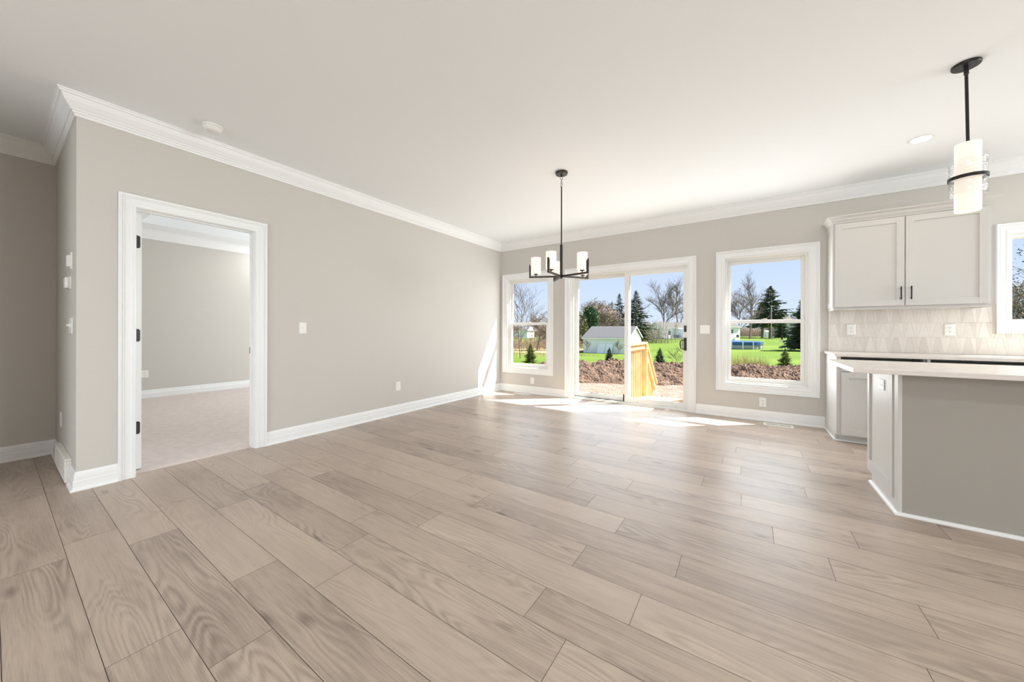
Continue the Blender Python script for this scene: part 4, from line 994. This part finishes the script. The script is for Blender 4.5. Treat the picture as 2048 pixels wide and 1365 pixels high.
plant('spruce_tree', (10.3, 55.6, -1.45), 'large dark spruce at the right edge of the right-hand window', 'tree', [('foliage', conifer_mb(6, 7.2, 2.7, .35, 30, 11, 14, .12, .4, .08, .7), M['spruce']), ('trunk', trunk(7, .2), M['bark'])])
plant('spruce_tree', (12.9, 135.75, LZ), 'dense dark bushy spruce between the utility pole and the right-edge spruce', 'tree', [('foliage', conifer_mb(7, 6.6, 2.6, .6, 20, 9, 8, .15, .25, .12, .7), M['cedar']), ('trunk', trunk(5, .3), M['bark'])])
plant('spruce_tree', (-33.4, 66.0, -1.3), 'dark spruce edge at the right side of the corner window', 'tree', [('foliage', conifer_mb(8, 6.0, 2.2, .5, 16, 8, 7, .2, .35, .1, .8), M['spruce']), ('trunk', trunk(5.5, .2), M['bark'])])
def round_tree(seed, r, rz, zc, n_, size):
    mb = MB(); buds(mb, random.Random(seed), n_, r, rz, zc, size); return mb
plant('cedar_tree', (-18.9, 53.2, LZ), 'rounded dark green cedar above the left end of the shed roof', 'tree', [('foliage', round_tree(11, 1.35, 2.6, 4.4, 2600, .34), M['cedar']), ('trunk', trunk(5, .2), M['bark'])])
plant('evergreen_bush', (-16.3, 41.9, LZ), 'olive green bush at the left edge of the sliding door view', 'bush', [('foliage', round_tree(12, 1.35, 2.5, 2.9, 1500, .26), M['olive']), ('stem', bare_tree(13, 5.0, .7, .02, 3), M['brushmat'])])
plant('evergreen_bush', (-20.7, 98.6, LZ), 'dark clipped bush by the far lawn edge right of the shed', 'bush', [('foliage', round_tree(14, .9, 1.0, 1.0, 500, .3), M['cedar']), ('stem', trunk(1.0, .1), M['bark'])])
# budding trees behind the shed
for i, (p, h, sd_, lab) in enumerate((((-23.6, 66.5, LZ), 9.4, 31, 'broad brown budding tree behind the rounded cedar'), ((-22.9, 70.6, LZ), 9.6, 32, 'pale twiggy budding tree behind the middle of the shed roof'), ((-19.4, 65.8, LZ), 7.6, 33, 'short reddish budding tree left of the pointed spruce'))):
    bm = MB(); buds(bm, random.Random(sd_), 2400, h * .30, h * .36, h * .62, .17)
    plant('budding_tree', p, lab, 'tree', [('branches', bare_tree(sd_, h, .75, .022, 4, kids=(4, 6)), M['bark']), ('buds', bm, M['bud'] if i != 2 else M['russet'])])
# bare trees
plant('bare_tree', (-21.5, 129.5, LZ), 'wide bare oak left of the white house in the sliding door', 'tree', [('branches', bare_tree(41, 20.5, .62, .013, 5, r0=.36, kids=(4, 5), lift=.85, first=.16), M['bark'])])
plant('bare_tree', (-17.4, 137.0, LZ), 'bare oak rising behind the roof of the white house', 'tree', [('branches', bare_tree(42, 21.0, .6, .015, 5, r0=.40, kids=(4, 5), lift=.85, first=.2), M['bark'])])
plant('bare_tree', (-18.0, 78.0, LZ), 'slender bare tree between the big spruce and the wide oak', 'tree', [('branches', bare_tree(43, 9.5, .6, .012, 4, lift=.7), M['bark'])])
plant('bare_tree', (1.43, 131.6, LZ), 'many-branched bare tree at left of the right-hand window', 'tree', [('branches', bare_tree(44, 15.0, .75, .014, 5, kids=(4, 5), lift=.75), M['bark'])])
plant('bare_tree', (4.42, 137.3, LZ), 'tall forked bare tree just left of the tall spruce', 'tree', [('branches', bare_tree(45, 20.0, .42, .016, 5, r0=.34, kids=(4, 4), lift=.8), M['bark'])])
plant('bare_tree', (-6.86, 11.49, -.55), 'slim bare tree nearest the corner window', 'tree', [('branches', bare_tree(46, 5.0, .45, .0035, 4, r0=.03, first=.26, kids=(3, 5), lift=.7, wob=.07), M['bark'])])
plant('bare_tree', (-15.6, 25.5, -1.1), 'taller bare tree behind the slim one in the corner window', 'tree', [('branches', bare_tree(47, 8.0, .5, .006, 4, r0=.06, kids=(3, 5), lift=.7, wob=.09), M['bark'])])
for i, (p, h, sd_, lab) in enumerate((((-18.5, 33.8, -1.4), 5.4, 51, 'brown budding tree in the middle of the corner window'), ((-17.2, 36.2, -1.4), 4.6, 52, 'lower budding tree at right of the corner window'), ((-21.5, 32.0, -1.4), 5.6, 53, 'budding tree at left of the corner window behind the slim trunk'))):
    bm = MB(); buds(bm, random.Random(sd_), 1500, h * .34, h * .34, h * .58, .09)
    plant('budding_tree', p, lab, 'tree', [('branches', bare_tree(sd_, h, .75, .014, 4), M['bark']), ('buds', bm, M['bud'])])
# outside the kitchen window
bm = MB(); buds(bm, random.Random(61), 9000, 1.9, 1.9, 2.6, .085); bm2 = MB(); buds(bm2, random.Random(62), 4200, 1.7, 1.6, 2.9, .085)
plant('mixed_shrub', (14.3, 21.2, -1.1), 'big russet and green shrub outside the kitchen window', 'bush', [('twigs', bm, M['russet']), ('foliage', bm2, M['cedar']), ('stem', bare_tree(63, 4.6, .7, .012, 3), M['bark'])])
bm = MB(); buds(bm, random.Random(64), 420, 2.6, 2.0, 6.4, .12)
plant('leafing_tree', (18.8, 31.5, -1.3), 'sparse leafing tree above the shrub outside the kitchen window', 'tree', [('branches', bare_tree(65, 9.0, .6, .010, 3, r0=.10), M['bark']), ('leaves', bm, M['cedar'])])
# young spruces by the soil heap
for i, (p, h, lab, mt) in enumerate((((-4.33, 8.37, -.36), .92, 'young yellow-green spruce seen through the corner window', 'spruce_l'), ((-1.19, 9.89, -.42), .80, 'young dark spruce in front of the shed doors', 'spruce'), ((.76, 10.6, -.44), .84, 'young spruce on the lawn edge right of the deck rail', 'spruce'), ((5.13, 12.6, -.50), .92, 'young yellowish spruce seen through the right-hand window', 'spruce_l'))):
    plant('young_spruce', p, lab, 'tree', [('foliage', conifer_mb(70 + i, h, h * .42, .02, 24, 9, 8, .05, .3, .10, .85), M[mt]), ('trunk', trunk(h, .018), M['bark'])], 'young spruces along the soil heap')
plant('sapling', (1.50, 10.45, -.46), 'twiggy leafless shrub on the lawn left of the door handle', 'sapling', [('branches', bare_tree(81, .92, .38, .0028, 3, r0=.009), M['bark'])])
plant('sapling', (1.80, 10.9, -.47), 'taller thin leafless sapling nearest the door handle', 'sapling', [('branches', bare_tree(82, 1.35, .25, .0028, 3, r0=.010), M['bark'])])
plant('sapling', (-11.6, 33.2, -1.5), 'thin leafless sapling against the left end of the shed', 'sapling', [('branches', bare_tree(83, 1.7, .4, .006, 3, r0=.02), M['bark'])])
plant('sapling', (-8.0, 33.6, -1.5), 'bushy leafless sapling near the right end of the shed', 'sapling', [('branches', bare_tree(84, 1.5, .45, .006, 3, r0=.02, kids=(5, 7)), M['bark'])])
# uncountable growth
def blades(seed, n_, area_, h, w_, zf):
    rnd = random.Random(seed); mb = MB(); x0, x1, y0, y1 = area_
    for _ in range(n_):
        x, y = rnd.uniform(x0, x1), rnd.uniform(y0, y1); z = zf(x, y); hh = h * rnd.uniform(.4, 1.15); a = rnd.uniform(0, 2 * PI); l = hh * rnd.uniform(.05, .55)
        dx, dy = math.cos(a), math.sin(a); mb.tri((x - dy * w_, y + dx * w_, z), (x + dy * w_, y - dx * w_, z), (x + dx * l, y + dy * l, z + hh))
    return mb
tag(blades(91, 1500, (2.6, 4.5, 11.4, 12.9), .62, .006, lambda x, y: -.48).build('dry_grass', M['straw']), 'tuft of tall dry grass behind the soil heap at left of right window', 'grass', kind='stuff')
tag(blades(92, 6000, (-15, -6.5, 12.5, 24), .20, .006, lawn_z).build('dry_grass', M['straw']), 'patch of dry weeds below the corner window trees', 'grass', kind='stuff')
def thicket(seed, spots, n_, h, tw):
    rnd = random.Random(seed); mb = MB()
    for _ in range(n_):
        (ax, ay), (bx_, by) = spots; t = rnd.random(); x = ax + (bx_ - ax) * t + rnd.gauss(0, 2.0); y = ay + (by - ay) * t + rnd.gauss(0, 3.0); z = lawn_z(x, y); hh = h * rnd.uniform(.35, 1.0)
        top = Vector((x + rnd.gauss(0, .18) * hh, y + rnd.gauss(0, .18) * hh, z + hh)); b0 = Vector((x, y, z)); mb.tube([b0, top], [tw, tw * .4], 3, False)
        for k in range(6):
            f = rnd.uniform(.15, .95); p = b0.lerp(top, f); a = rnd.uniform(0, 2 * PI); l = hh * rnd.uniform(.12, .38)
            mb.tube([p, p + Vector((math.cos(a) * l * .7, math.sin(a) * l * .7, l * rnd.uniform(.3, 1)))], [tw * .6, tw * .3], 3, False)
    return mb
tag(thicket(95, ((-33, 62), (-12, 78)), 1300, 5.2, .03).build('thicket', M['brushmat']), 'grey-brown leafless thicket behind the shed', 'brush', kind='stuff')
tag(thicket(96, ((-34, 30), (-16, 44)), 2200, 1.8, .014).build('thicket', M['russet']), 'reddish-brown scrub beyond the dry field in the corner window', 'brush', kind='stuff')
tag(thicket(97, ((-42, 186), (-12, 205)), 700, 7.5, .06).build('thicket', M['brushmat']), 'hazy leafless woods behind the farthest houses', 'brush', kind='stuff')
tag(thicket(98, ((-4, 196), (16, 215)), 900, 5.0, .06).build('thicket', M['russet']), 'brownish leafless woods behind the tall spruce', 'brush', kind='stuff')
tag(thicket(99, ((-105, 118), (-50, 135)), 900, 5.5, .06).build('thicket', M['brushmat']), 'far leafless woods on the left horizon', 'brush', kind='stuff')
